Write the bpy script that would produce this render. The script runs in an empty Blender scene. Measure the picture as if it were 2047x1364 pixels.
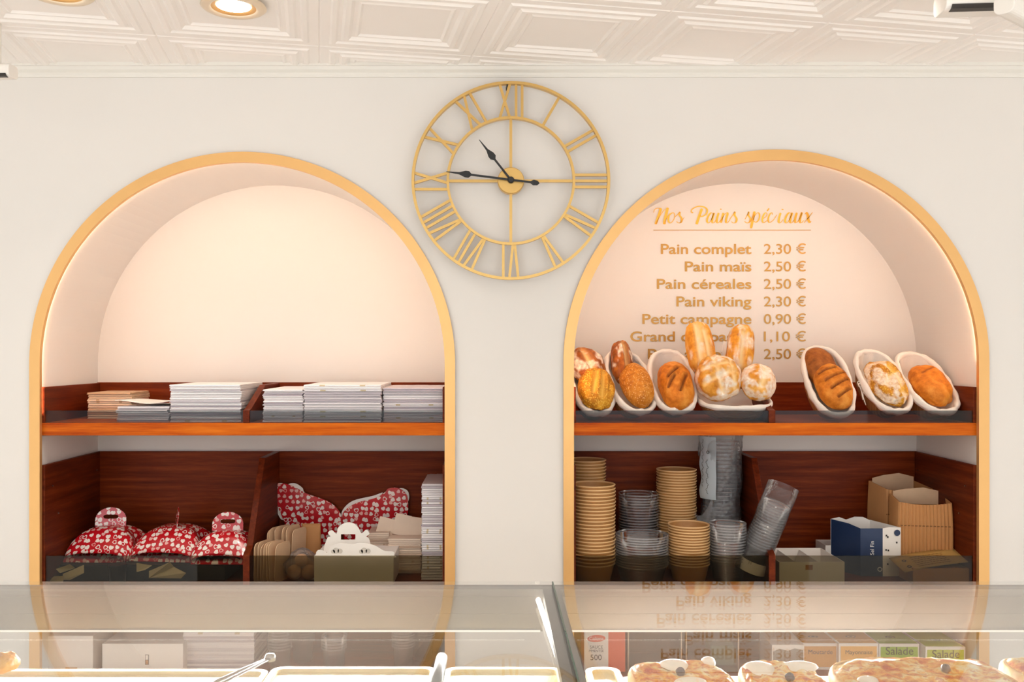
import bpy, math, random
from mathutils import Vector, Matrix, noise
random.seed(7)
R = math.radians
C = bpy.context.scene.collection
scene = bpy.context.scene

# ------------------------------------------------------------------ camera
F = 1800.0; VX, VY = 986.0, 707.0; CAMZ = 1.65; Y0 = -3.0     # wall face is the plane y = 0
cam = bpy.data.cameras.new('camera'); camo = bpy.data.objects.new('camera', cam); C.objects.link(camo)
camo.location = (0, Y0, CAMZ); camo.rotation_euler = (R(90), 0, 0)
cam.sensor_width = 36; cam.lens = F/2047*36
cam.shift_x = (1023.5-VX)/2047; cam.shift_y = (VY-682)/2047
cam.clip_start = 0.05
scene.camera = camo
def P(px, py, Z): return Vector(((px-VX)*Z/F, Y0+Z, CAMZ-(py-VY)*Z/F))
def PX(px, Z): return (px-VX)*Z/F
def PZ(py, Z): return CAMZ-(py-VY)*Z/F

# ------------------------------------------------------------------ world, lights, exposure
w = bpy.data.worlds.new('world'); scene.world = w; w.use_nodes = True
w.node_tree.nodes['Background'].inputs[0].default_value = (0.90, 0.96, 1.0, 1)
w.node_tree.nodes['Background'].inputs[1].default_value = 1.05
vs = scene.view_settings
vs.view_transform = 'Standard'; vs.look = 'None'; vs.gamma = 1; vs.use_curve_mapping = False
vs.exposure = -0.2
scene.cycles.transparent_max_bounces = 96
scene.cycles.max_bounces = 12; scene.cycles.diffuse_bounces = 6
scene.cycles.caustics_reflective = False; scene.cycles.caustics_refractive = False
def area(name, loc, rot, sx, sy, power, col):
    l = bpy.data.lights.new(name, 'AREA'); l.shape = 'RECTANGLE'; l.size = sx; l.size_y = sy
    l.energy = power; l.color = col
    o = bpy.data.objects.new(name, l); C.objects.link(o); o.location = loc; o.rotation_euler = rot
    return o
area('shopfront_daylight', (0, -5.4, 1.45), (R(90), 0, 0), 7.0, 2.3, 70, (0.95, 0.975, 1.0))
sun = bpy.data.lights.new('sun', 'SUN'); sun.energy = 7.5; sun.angle = R(3); sun.color = (1.0, 0.97, 0.93)
suno = bpy.data.objects.new('sun', sun); C.objects.link(suno); suno.rotation_euler = (R(36), 0, R(-12))
# LED strip under the back rail of the display case
area('case_led_light_left', (-0.70, -1.5375, 1.2005), (R(-38), 0, 0), 1.5, 0.004, 11, (1.0, 0.98, 0.94))
area('case_led_light_right', (0.86, -1.5375, 1.2005), (R(-38), 0, 0), 1.45, 0.004, 22, (1.0, 0.98, 0.94))

# ------------------------------------------------------------------ helpers
def lin(c):
    if isinstance(c, str):
        c = [int(c[i:i+2], 16)/255 for i in (0, 2, 4)]
    return tuple(x/12.92 if x <= 0.04045 else ((x+0.055)/1.055)**2.4 for x in c) + (1,)

class N:
    """tiny node-graph helper"""
    def __init__(s, name):
        s.m = bpy.data.materials.new(name); s.m.use_nodes = True
        s.t = s.m.node_tree; s.b = s.t.nodes['Principled BSDF']; s.out = s.t.nodes['Material Output']
    def n(s, typ, **kw):
        x = s.t.nodes.new(typ)
        for k, v in kw.items(): setattr(x, k, v)
        return x
    def l(s, a, b): s.t.links.new(a, b)
    def set(s, node, **kw):
        for k, v in kw.items(): node.inputs[k.replace('_', ' ')].default_value = v
    def math(s, op, a, b=None, c=None, clamp=False):
        x = s.n('ShaderNodeMath', operation=op); x.use_clamp = clamp
        for i, v in enumerate((a, b, c)):
            if v is None: continue
            if hasattr(v, 'is_linked'): s.l(v, x.inputs[i])
            else: x.inputs[i].default_value = v
        return x.outputs[0]
    def mix(s, fac, a, b):
        x = s.n('ShaderNodeMix', data_type='RGBA')
        for i, v in ((0, fac), (6, a), (7, b)):
            if hasattr(v, 'is_linked'): s.l(v, x.inputs[i])
            else: x.inputs[i].default_value = v
        return x.outputs[2]
    def noise(s, scale, detail=3, vec=None, rough=0.5):
        x = s.n('ShaderNodeTexNoise'); x.inputs['Scale'].default_value = scale
        x.inputs['Detail'].default_value = detail; x.inputs['Roughness'].default_value = rough
        if vec is not None: s.l(vec, x.inputs['Vector'])
        return x.outputs[0]
    def obj(s): return s.n('ShaderNodeTexCoord').outputs['Object']
    def mapping(s, vec, sc=(1, 1, 1), loc=(0, 0, 0), rot=(0, 0, 0)):
        x = s.n('ShaderNodeMapping'); x.inputs['Scale'].default_value = sc
        x.inputs['Location'].default_value = loc; x.inputs['Rotation'].default_value = rot
        s.l(vec, x.inputs[0]); return x.outputs[0]
    def ramp(s, fac, stops):
        x = s.n('ShaderNodeValToRGB'); e = x.color_ramp.elements
        e[0].position, e[0].color = stops[0]; e[1].position, e[1].color = stops[-1]
        for p, c in stops[1:-1]:
            k = e.new(p); k.color = c
        s.l(fac, x.inputs[0]); return x.outputs[0]
    def bump(s, h, strength=0.3, dist=0.002):
        x = s.n('ShaderNodeBump'); x.inputs['Strength'].default_value = strength
        x.inputs['Distance'].default_value = dist
        s.l(h, x.inputs['Height']); s.l(x.outputs[0], s.b.inputs['Normal'])
    def rnd(s): return s.n('ShaderNodeObjectInfo').outputs['Random']

def plain(name, col, rough=0.5, metal=0.0, var=0.04, nscale=30, bump=0.0, bscale=200, spec=0.5):
    g = N(name); c = lin(col)
    nz = g.noise(nscale, 3, g.obj())
    d = tuple(min(1, x*(1-var)) for x in c[:3])+(1,); e = tuple(min(1, x*(1+var)) for x in c[:3])+(1,)
    g.l(g.mix(nz, d, e), g.b.inputs['Base Color'])
    g.set(g.b, Roughness=rough, Metallic=metal); g.b.inputs['Specular IOR Level'].default_value = spec
    if bump: g.bump(g.noise(bscale, 4, g.obj()), bump)
    return g.m

def wood(name, dark, mid, light, axis='X', rough=0.42):
    g = N(name); sc = {'X': (1.2, 14, 22), 'Y': (14, 1.2, 22), 'Z': (14, 22, 1.2)}[axis]
    v = g.mapping(g.obj(), sc)
    a = g.noise(3.2, 6, v, 0.62)
    wv = g.n('ShaderNodeTexWave', wave_type='BANDS', bands_direction='Z' if axis != 'Z' else 'X')
    g.set(wv, Scale=0.35, Distortion=14.0, Detail=3.0); g.l(v, wv.inputs[0])
    m = g.math('ADD', g.math('MULTIPLY', a, 0.9), g.math('MULTIPLY', wv.outputs[1], 0.1))
    big = g.noise(2.0, 2, g.obj())
    m = g.math('ADD', m, g.math('MULTIPLY', g.math('SUBTRACT', big, 0.5), 0.25))
    fine = g.noise(16, 3, v)
    m = g.math('ADD', m, g.math('MULTIPLY', g.math('SUBTRACT', fine, 0.5), 0.25))
    g.l(g.ramp(m, [(0.28, lin(dark)), (0.5, lin(mid)), (0.74, lin(light))]), g.b.inputs['Base Color'])
    g.set(g.b, Roughness=rough); g.b.inputs['Specular IOR Level'].default_value = 0.12; g.bump(fine, 0.08, 0.001)
    return g.m

def glass(name, tint=(1, 1, 1), rough=0.0, refl=1.0):
    """architectural pane: Fresnel mix of a clear (tinted) and a mirror reflection"""
    g = N(name); g.t.nodes.remove(g.b)
    bf = g.n('ShaderNodeNewGeometry').outputs['Backfacing']
    fr = g.n('ShaderNodeFresnel')
    g.l(g.math('SUBTRACT', 1.5, g.math('MULTIPLY', bf, 1.5-1/1.5)), fr.inputs['IOR'])
    tr = g.n('ShaderNodeBsdfTransparent'); tr.inputs[0].default_value = tint+(1,)
    gl = g.n('ShaderNodeBsdfGlossy'); gl.inputs['Roughness'].default_value = rough
    mx = g.n('ShaderNodeMixShader')
    g.l(g.math('MULTIPLY', fr.outputs[0], refl), mx.inputs[0]); g.l(tr.outputs[0], mx.inputs[1]); g.l(gl.outputs[0], mx.inputs[2])
    g.l(mx.outputs[0], g.out.inputs[0]); return g.m

def film(name, col, haze, rough=0.12, crumple=0.0, bscale=40, rim=0.0):
    """clear thin plastic: mostly see-through, a little milky, shiny"""
    g = N(name); g.t.nodes.remove(g.b)
    tr = g.n('ShaderNodeBsdfTransparent'); tr.inputs[0].default_value = lin(col)
    df = g.n('ShaderNodeBsdfDiffuse'); df.inputs[0].default_value = lin('E6E6EA')
    gl = g.n('ShaderNodeBsdfGlossy'); gl.inputs['Roughness'].default_value = rough
    lw = g.n('ShaderNodeLayerWeight'); lw.inputs[0].default_value = 0.32
    if crumple:
        bp = g.n('ShaderNodeBump'); bp.inputs['Strength'].default_value = crumple; bp.inputs['Distance'].default_value = 0.01
        g.l(g.noise(bscale, 3, g.obj()), bp.inputs['Height'])
        for x in (df, gl, lw): g.l(bp.outputs[0], x.inputs['Normal'])
    m1 = g.n('ShaderNodeMixShader'); m1.inputs[0].default_value = haze
    if rim:
        sep = g.n('ShaderNodeSeparateXYZ'); g.l(g.n('ShaderNodeTexCoord').outputs['Generated'], sep.inputs[0])
        g.l(g.math('MULTIPLY_ADD', g.math('GREATER_THAN', sep.outputs[2], 0.90), rim, haze), m1.inputs[0])
    g.l(tr.outputs[0], m1.inputs[1]); g.l(df.outputs[0], m1.inputs[2])
    m2 = g.n('ShaderNodeMixShader')
    g.l(g.math('MULTIPLY', lw.outputs['Fresnel'], 0.7), m2.inputs[0]); g.l(m1.outputs[0], m2.inputs[1]); g.l(gl.outputs[0], m2.inputs[2])
    g.l(m2.outputs[0], g.out.inputs[0]); return g.m

def emit(name, col, strength):
    g = N(name); g.t.nodes.remove(g.b)
    e = g.n('ShaderNodeEmission'); e.inputs[0].default_value = lin(col); e.inputs[1].default_value = strength
    g.l(e.outputs[0], g.out.inputs[0]); return g.m

class MB:
    def __init__(s): s.v = []; s.f = []; s.uv = None
    def add(s, vs, fs):
        o = len(s.v); s.v += [tuple(v) for v in vs]; s.f += [tuple(i+o for i in f) for f in fs]; return s
    def box(s, x0, x1, y0, y1, z0, z1, M=None):
        vs = [Vector((x, y, z)) for x in (x0, x1) for y in (y0, y1) for z in (z0, z1)]
        if M is not None: vs = [M @ v for v in vs]
        return s.add(vs, [(0, 1, 3, 2), (4, 6, 7, 5), (0, 4, 5, 1), (2, 3, 7, 6), (0, 2, 6, 4), (1, 5, 7, 3)])
    def prism(s, pts, d0, d1, axis='Y', M=None):
        """2-D outline (counter-clockwise) swept along an axis; axis Y: pts are (x,z); X: (y,z); Z: (x,y)"""
        n = len(pts)
        def mkv(p, d): return Vector((p[0], d, p[1])) if axis == 'Y' else Vector((d, p[0], p[1])) if axis == 'X' else Vector((p[0], p[1], d))
        vs = [mkv(p, d0) for p in pts]+[mkv(p, d1) for p in pts]
        if M is not None: vs = [M @ v for v in vs]
        fs = [tuple(range(n)), tuple(range(2*n-1, n-1, -1))]
        fs += [(i, i+n, (i+1) % n+n, (i+1) % n) for i in range(n)]
        return s.add(vs, fs)
    def lathe(s, prof, n=32, M=None, cap=False):
        vs = []
        for r, z in prof:
            for k in range(n):
                a = 2*math.pi*k/n; v = Vector((r*math.cos(a), r*math.sin(a), z)); vs.append(M @ v if M is not None else v)
        fs = []
        for i in range(len(prof)-1):
            for k in range(n):
                fs.append((i*n+k, i*n+(k+1) % n, (i+1)*n+(k+1) % n, (i+1)*n+k))
        if cap: fs += [tuple(range(n-1, -1, -1)), tuple(range((len(prof)-1)*n, len(prof)*n))]
        return s.add(vs, fs)
    def tube(s, path, r, n=8, close=False, flat=None):
        path = [Vector(p) for p in path]; vs = []; fs = []; m = len(path)
        rr = r if isinstance(r, (list, tuple)) else [r]*m
        up = Vector((0, 0, 1))
        for i, p in enumerate(path):
            a = path[(i-1) % m] if (close or i) else p; b = path[(i+1) % m] if (close or i < m-1) else p
            t = (b-a).normalized(); x = t.cross(up)
            if x.length < 1e-3: x = t.cross(Vector((0, 1, 0)))
            x.normalize(); y = x.cross(t)
            for k in range(n):
                an = 2*math.pi*k/n
                vs.append(p+x*rr[i]*math.cos(an)+y*rr[i]*math.sin(an)*(flat or 1))
        for i in range(m if close else m-1):
            for k in range(n):
                j = (i+1) % m; fs.append((i*n+k, i*n+(k+1) % n, j*n+(k+1) % n, j*n+k))
        if not close: fs += [tuple(range(n-1, -1, -1)), tuple(range((m-1)*n, m*n))]
        return s.add(vs, fs)
    def grid(s, nu, nv, fn, wrapu=False):
        vs = [fn(i/(nu if wrapu else nu-1), j/(nv-1)) for j in range(nv) for i in range(nu)]
        fs = []
        for j in range(nv-1):
            for i in range(nu if wrapu else nu-1):
                k = (i+1) % nu; fs.append((j*nu+i, j*nu+k, (j+1)*nu+k, (j+1)*nu+i))
        return s.add(vs, fs)
    def mesh(s, name, mat, smooth=False, fix=True):
        me = bpy.data.meshes.new(name); me.from_pydata(s.v, [], s.f)
        if fix:
            import bmesh
            bm = bmesh.new(); bm.from_mesh(me); bmesh.ops.recalc_face_normals(bm, faces=bm.faces); bm.to_mesh(me); bm.free()
        if mat: me.materials.append(mat)
        if smooth:
            me.polygons.foreach_set('use_smooth', [True]*len(me.polygons))
        return me
    def build(s, name, mat, parent=None, smooth=False, bevel=0, loc=None, rot=None, fix=True):
        return link(name, s.mesh(name, mat, smooth, fix), parent, bevel, loc, rot)
def link(name, me, parent=None, bevel=0, loc=None, rot=None):
    o = bpy.data.objects.new(name, me); C.objects.link(o)
    if parent is not None: o.parent = parent
    if loc is not None: o.location = loc
    if rot is not None: o.rotation_euler = rot
    if bevel:
        b = o.modifiers.new('bevel', 'BEVEL'); b.width = bevel; b.segments = 2; b.limit_method = 'ANGLE'
    return o
def edgesplit(o, ang=35):
    m = o.modifiers.new('edges', 'EDGE_SPLIT'); m.split_angle = R(ang); return o
def tag(o, label, cat, group=None, kind=None):
    o['label'] = label; o['category'] = cat
    if group: o['group'] = group
    if kind: o['kind'] = kind
    return o
def thing(name, label, cat, loc=(0, 0, 0), rot=(0, 0, 0), group=None):
    o = bpy.data.objects.new(name, None); C.objects.link(o); o.empty_display_size = 0.05
    o.location = loc; o.rotation_euler = rot
    return tag(o, label, cat, group)
def struct(o): o['kind'] = 'structure'; return o
def copy_thing(o, label, loc=None, rot=None, group=None):
    r = o.copy(); C.objects.link(r); r['label'] = label
    if group: r['group'] = group
    if loc is not None: r.location = loc
    if rot is not None: r.rotation_euler = rot
    for ch in list(o.children):
        c = ch.copy(); C.objects.link(c); c.parent = r
        for gc in list(ch.children):
            d = gc.copy(); C.objects.link(d); d.parent = c
    return r
ONES = ['', 'first', 'second', 'third', 'fourth', 'fifth', 'sixth', 'seventh', 'eighth', 'ninth', 'tenth', 'eleventh', 'twelfth',
        'thirteenth', 'fourteenth', 'fifteenth', 'sixteenth', 'seventeenth', 'eighteenth', 'nineteenth']
def ordinal(k):
    if k < 20: return ONES[k]
    t, u = divmod(k, 10)
    return ({2: 'twentieth', 3: 'thirtieth', 4: 'fortieth'}[t] if u == 0 else {2: 'twenty-', 3: 'thirty-', 4: 'forty-'}[t]+ONES[u])
def from_top(k): return 'topmost' if k == 1 else ordinal(k)+' from the top'
def rrect(x0, x1, y0, y1, r, n=5):
    pts = []
    for cx, cy, a0 in ((x1-r, y0+r, -90), (x1-r, y1-r, 0), (x0+r, y1-r, 90), (x0+r, y0+r, 180)):
        for k in range(n+1):
            a = R(a0+90*k/n); pts.append((cx+r*math.cos(a), cy+r*math.sin(a)))
    return pts
def catmull(pts, n=8, close=False):
    pts = [Vector(p) for p in pts]; out = []; m = len(pts)
    for i in range(m if close else m-1):
        p1, p2 = pts[i], pts[(i+1) % m]
        p0 = pts[(i-1) % m] if close or i > 0 else p1*2-p2
        p3 = pts[(i+2) % m] if close or i < m-2 else p2*2-p1
        for k in range(n):
            t = k/n
            out.append(0.5*((2*p1)+(p2-p0)*t+(2*p0-5*p1+4*p2-p3)*t*t+(3*p1-p0-3*p2+p3)*t**3))
    if not close: out.append(pts[-1])
    return out
_font = {}
def text_mesh(name, txt, mat, w=None, h=None, extrude=0.0004, offset=0.0):
    """lettering as a mesh in its own XY plane: lower-left of the ink at the origin, scaled to width w and/or cap height h"""
    cu = bpy.data.curves.new('t', 'FONT'); cu.body = txt; cu.size = 1; cu.offset = offset; cu.extrude = 0
    o = bpy.data.objects.new('t', cu); C.objects.link(o)
    dg = bpy.context.evaluated_depsgraph_get(); me = bpy.data.meshes.new_from_object(o.evaluated_get(dg))
    bpy.data.objects.remove(o); bpy.data.curves.remove(cu)
    xs = [v.co.x for v in me.vertices]; x0, x1 = min(xs), max(xs)
    sx = (w/(x1-x0)) if w else None
    sy = (h/0.729) if h else sx
    if sx is None: sx = sy
    mb = MB(); n = len(me.vertices)
    top = [((v.co.x-x0)*sx, v.co.y*sy, extrude) for v in me.vertices]
    mb.v = top; mb.f = [tuple(p.vertices) for p in me.polygons]
    bpy.data.meshes.remove(me)
    m2 = mb.mesh(name, mat, fix=False); m2['w'] = (x1-x0)*sx
    return m2

# ------------------------------------------------------------------ materials
M_wall = plain('wall_paint', 'E9E5E0', 0.75, var=0.012, nscale=4, bump=0.05, bscale=350)
M_ceil = plain('ceiling_tile', 'FCF8F4', 0.7, var=0.015, nscale=9, bump=0.05, bscale=260)
M_cornice = plain('cornice_paint', 'ECE9E2', 0.6, var=0.02, nscale=6)
M_floor = plain('floor_tile', 'E6E3DF', 0.45, var=0.05, nscale=5)
M_gold = plain('brushed_gold_trim', 'E4B474', 0.36, 0.6, var=0.05, nscale=14)
M_clock = plain('gold_painted_metal', 'D9B26A', 0.33, 0.5, var=0.05, nscale=40)
M_bezel = plain('champagne_bezel', 'EAD9C0', 0.35, 0.3)
M_black = plain('black_paint', '141414', 0.4)
M_foil = plain('gold_vinyl', 'BE8F42', 0.36, 0.35, var=0.22, nscale=5)
M_foilb = plain('bright_gold_vinyl', 'E5AE3C', 0.34, 0.35, var=0.2, nscale=7)
M_woodF = wood('mahogany_lit_front', 'A03C04', 'C25A08', 'D87418', 'X', 0.42)  # brighter copy of the shelf wood, light on the front painted in
M_woodX = wood('mahogany_shaded', '571C03', '702A09', '8A3C14', 'X', 0.45)  # same wood, darker copy with the shade inside the niche painted in
M_woodY = wood('mahogany_shaded_side', '4A1806', '62240C', '7A3416', 'Y', 0.45)  # side grain of that wood, shade painted in as well
M_smoke = glass('smoked_glass', (0.59, 0.555, 0.47), 0.0, 0.3)
M_smokeup = glass('grey_glass', (0.60, 0.62, 0.63), 0.0, 0.45)
M_glass = glass('clear_counter_glass', (0.985, 0.992, 0.987))
M_gedge = plain('green_glass_edge', '3F5F57', 0.2)
M_alu = plain('satin_aluminium', '77716D', 0.4, 0.35, var=0.03, nscale=8)
M_steel = plain('steel', 'A9A9AB', 0.22, 0.95, var=0.03)
M_white = plain('white_plastic', 'EFEBE5', 0.4, var=0.01)
M_dark = plain('dark_recess', '2A2522', 0.5)
M_led = emit('led_white', 'FFF6E8', 9.0)
M_edge = emit('led_edge', 'FFF4E2', 1.6)
M_lamp = emit('lamp_disc', 'FFF8EC', 14.0)
M_warm = {'left': emit('warm_led_bright', 'FFCFA6', 112.0), 'right': emit('warm_led', 'FFCBA0', 105.0)}
M_cream = plain('cream_board', 'F0E2BF', 0.4, var=0.03, nscale=12)
M_kraft = plain('kraft_board', 'C08A55', 0.65, var=0.06, nscale=25)
M_kraftl = plain('kraft_pale', 'DEBC98', 0.7, var=0.08, nscale=40)
M_kraftb = plain('kraft_bowl', 'BE8E5A', 0.55, var=0.05, nscale=30)
M_rimk = plain('kraft_bowl_rim', 'DDB27C', 0.5, var=0.05, nscale=30)
M_pale = plain('pale_board', 'EAD6C2', 0.65, var=0.05, nscale=30)
M_paper = plain('white_carton', 'F1ECE6', 0.55, var=0.03, nscale=20)
M_cloth = plain('linen', 'EFE6DC', 0.9, var=0.03, nscale=30, bump=0.5, bscale=420, spec=0.15)
M_clear = film('clear_plastic', 'FEFEFE', 0.04, 0.1, rim=0.22)
M_clearl = film('clear_bin', 'FDFDFC', 0.03, 0.1)
M_bagf = film('crumpled_film', 'FEFEFE', 0.10, 0.10, 1.0, 22)
M_sleeve = film('sleeve_film', 'FEFEFE', 0.05, 0.12, 0.5, 40)
M_blue = plain('navy_carton', '1E3358', 0.4, var=0.03)
M_red = plain('red_orange_carton', 'E2532B', 0.45, var=0.03)
M_grey = plain('grey_print', '8F8B84', 0.5)
M_ink = plain('dark_ink', '3A3530', 0.6)
M_whiteink = plain('white_ink', 'F4F4F0', 0.6)
M_string = plain('cotton_string', 'E8DFD2', 0.9)
M_blackp = plain('black_plastic', '1A1A1A', 0.35)

def sheet_mat(name, paper, gap_shade, mark):
    """edge of a folded carton: pale face, some printed marks on the fold"""
    g = N(name)
    tc = g.n('ShaderNodeTexCoord'); sep = g.n('ShaderNodeSeparateXYZ'); g.l(tc.outputs['Generated'], sep.inputs[0])
    r = g.rnd(); x = sep.outputs[0]
    base = g.ramp(r, [(0.0, lin(gap_shade)), (0.55, lin(paper)), (1.0, lin(paper))])  # random darker cartons imitate the shade lines between layers
    m = g.math('LESS_THAN', g.math('ABSOLUTE', g.math('SUBTRACT', x, 0.24)), 0.035)
    m2 = g.math('LESS_THAN', g.math('ABSOLUTE', g.math('SUBTRACT', x, 0.76)), 0.035)
    k = g.math('MULTIPLY', g.math('ADD', m, m2), g.math('GREATER_THAN', r, 0.80))
    k = g.math('MULTIPLY', k, g.math('LESS_THAN', sep.outputs[1], 0.04))
    g.l(g.mix(k, base, lin(mark)), g.b.inputs['Base Color']); g.set(g.b, Roughness=0.55)
    return g.m
M_sheet = sheet_mat('folded_carton_white', 'F3EFF0', 'B9AEB8', 'D6C6A6')
M_sheetp = sheet_mat('folded_carton_pale', 'F0DECD', 'CDB29C', 'D9BFA6')
M_sheetk = sheet_mat('folded_carton_kraft', 'E4CAAE', 'C09A74', 'C6A37C')

def heart_mat():
    g = N('red_heart_print')
    uv = g.n('ShaderNodeTexCoord').outputs['UV']
    v2 = g.n('ShaderNodeVectorMath', operation='SCALE'); v2.inputs['Scale'].default_value = 49.0; g.l(uv, v2.inputs[0])
    vo = g.n('ShaderNodeTexVoronoi', voronoi_dimensions='2D'); vo.inputs['Scale'].default_value = 1.0; vo.inputs['Randomness'].default_value = 0.62
    g.l(v2.outputs[0], vo.inputs['Vector'])
    d = g.n('ShaderNodeVectorMath', operation='SUBTRACT'); g.l(v2.outputs[0], d.inputs[0]); g.l(vo.outputs['Position'], d.inputs[1])
    cs = g.n('ShaderNodeSeparateColor'); g.l(vo.outputs['Color'], cs.inputs[0])
    rot = g.n('ShaderNodeVectorRotate', rotation_type='Z_AXIS'); g.l(d.outputs[0], rot.inputs['Vector'])
    g.l(g.math('MULTIPLY', g.math('SUBTRACT', cs.outputs[0], 0.5), 2.6), rot.inputs['Angle'])
    sp = g.n('ShaderNodeSeparateXYZ'); g.l(rot.outputs[0], sp.inputs[0])
    size = g.math('MULTIPLY_ADD', cs.outputs[1], 0.9, 2.6)
    x = g.math('MULTIPLY', sp.outputs[0], size); y = g.math('MULTIPLY_ADD', sp.outputs[1], size, 0.1)
    x2 = g.math('MULTIPLY', x, x); y2 = g.math('MULTIPLY', y, y)
    a = g.math('SUBTRACT', g.math('ADD', x2, y2), 1.0)
    f = g.math('SUBTRACT', g.math('MULTIPLY', g.math('MULTIPLY', a, a), a), g.math('MULTIPLY', x2, g.math('MULTIPLY', y2, y)))
    inside = g.math('LESS_THAN', f, 0.0)
    # every fifth heart is only an outline
    xi = g.math('MULTIPLY', x, 1.55); yi = g.math('MULTIPLY', y, 1.55); xi2 = g.math('MULTIPLY', xi, xi); yi2 = g.math('MULTIPLY', yi, yi)
    ai = g.math('SUBTRACT', g.math('ADD', xi2, yi2), 1.0)
    fi = g.math('SUBTRACT', g.math('MULTIPLY', g.math('MULTIPLY', ai, ai), ai), g.math('MULTIPLY', xi2, g.math('MULTIPLY', yi2, yi)))
    hole = g.math('MULTIPLY', g.math('LESS_THAN', fi, 0.0), g.math('GREATER_THAN', cs.outputs[2], 0.78))
    mask = g.math('SUBTRACT', inside, hole, clamp=True)
    hc = g.mix(g.math('GREATER_THAN', cs.outputs[1], 0.7), lin('F6E9E2'), lin('EDB4AE'))
    g.l(g.mix(mask, lin('C2101F'), hc), g.b.inputs['Base Color'])
    g.set(g.b, Roughness=0.22); g.b.inputs['Coat Weight'].default_value = 0.4; g.b.inputs['Coat Roughness'].default_value = 0.12
    return g.m
M_heart = heart_mat()

def wicker_mat():
    g = N('wicker'); v = g.obj()
    a = g.n('ShaderNodeTexWave', wave_type='BANDS', bands_direction='Z'); g.set(a, Scale=60.0, Distortion=2.0, Detail=2.0); g.l(v, a.inputs[0])
    b = g.n('ShaderNodeTexWave', wave_type='BANDS', bands_direction='Y'); g.set(b, Scale=30.0, Distortion=1.5); g.l(v, b.inputs[0])
    h = g.math('MULTIPLY', a.outputs[1], g.math('MULTIPLY_ADD', b.outputs[1], 0.6, 0.4))
    g.l(g.ramp(h, [(0.0, lin('7A4A1E')), (0.4, lin('C08C4C')), (1.0, lin('E0B878'))]), g.b.inputs['Base Color'])
    g.set(g.b, Roughness=0.6); g.bump(h, 0.8, 0.004); return g.m
M_wicker = wicker_mat()

def bread_mat(name, dark, mid, light, crumb, flourc='F3E6D4', seeds=0.0, seedc='E0B060', nsc=38):
    g = N(name); v = g.obj()
    at = g.n('ShaderNodeAttribute', attribute_name='crust'); sc = g.n('ShaderNodeSeparateColor'); g.l(at.outputs['Color'], sc.inputs[0])
    a = g.noise(nsc, 5, v, 0.6); b = g.noise(9, 2, v)
    m = g.math('ADD', g.math('MULTIPLY', a, 0.6), g.math('MULTIPLY', b, 0.4))
    col = g.ramp(m, [(0.32, lin(dark)), (0.5, lin(mid)), (0.68, lin(light))])
    if seeds:
        vo = g.n('ShaderNodeTexVoronoi'); vo.inputs['Scale'].default_value = 190; g.l(v, vo.inputs['Vector'])
        s = g.math('LESS_THAN', vo.outputs['Distance'], 0.2+0.25*seeds)
        cs = g.n('ShaderNodeSeparateColor'); g.l(vo.outputs['Color'], cs.inputs[0])
        s = g.math('MULTIPLY', s, g.math('LESS_THAN', cs.outputs[0], seeds))
        col = g.mix(s, col, lin(seedc))
    col = g.mix(sc.outputs[0], col, lin(crumb))
    fl = g.math('MULTIPLY', sc.outputs[1], g.math('MULTIPLY_ADD', g.noise(90, 3, v), 1.5, -0.1, clamp=True), clamp=True)
    col = g.mix(fl, col, lin(flourc))
    g.l(col, g.b.inputs['Base Color']); g.set(g.b, Roughness=0.55); g.b.inputs['Specular IOR Level'].default_value = 0.3
    g.bump(g.math('ADD', a, g.noise(160, 3, v)), 0.45, 0.003)
    return g.m
M_brown = bread_mat('crust_brown', '96490A', 'CE781C', 'E69C40', '74380A')
M_gold_b = bread_mat('crust_golden', 'B2600C', 'E29A2E', 'F3C060', 'F6DCA6')
M_dk = bread_mat('crust_dark', '50240A', '8E4A12', 'BC7226', 'DDB078')
M_seedy = bread_mat('crust_seeded', '7A430C', 'BE7A16', 'DDA02A', 'EABC5A', seeds=0.75, seedc='E5B548')
M_grain = bread_mat('crust_grain', '8A480C', 'BE741C', 'D8943A', 'D8943A', seeds=0.5, seedc='E2B070', nsc=70)
M_rye = bread_mat('crust_rye', '64300C', '96541A', 'B06A28', '9A5A28')
M_flour = bread_mat('crust_floured', 'A85A10', 'DC9632', 'F0BC66', 'F3CF94', 'F8F0E4')

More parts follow.
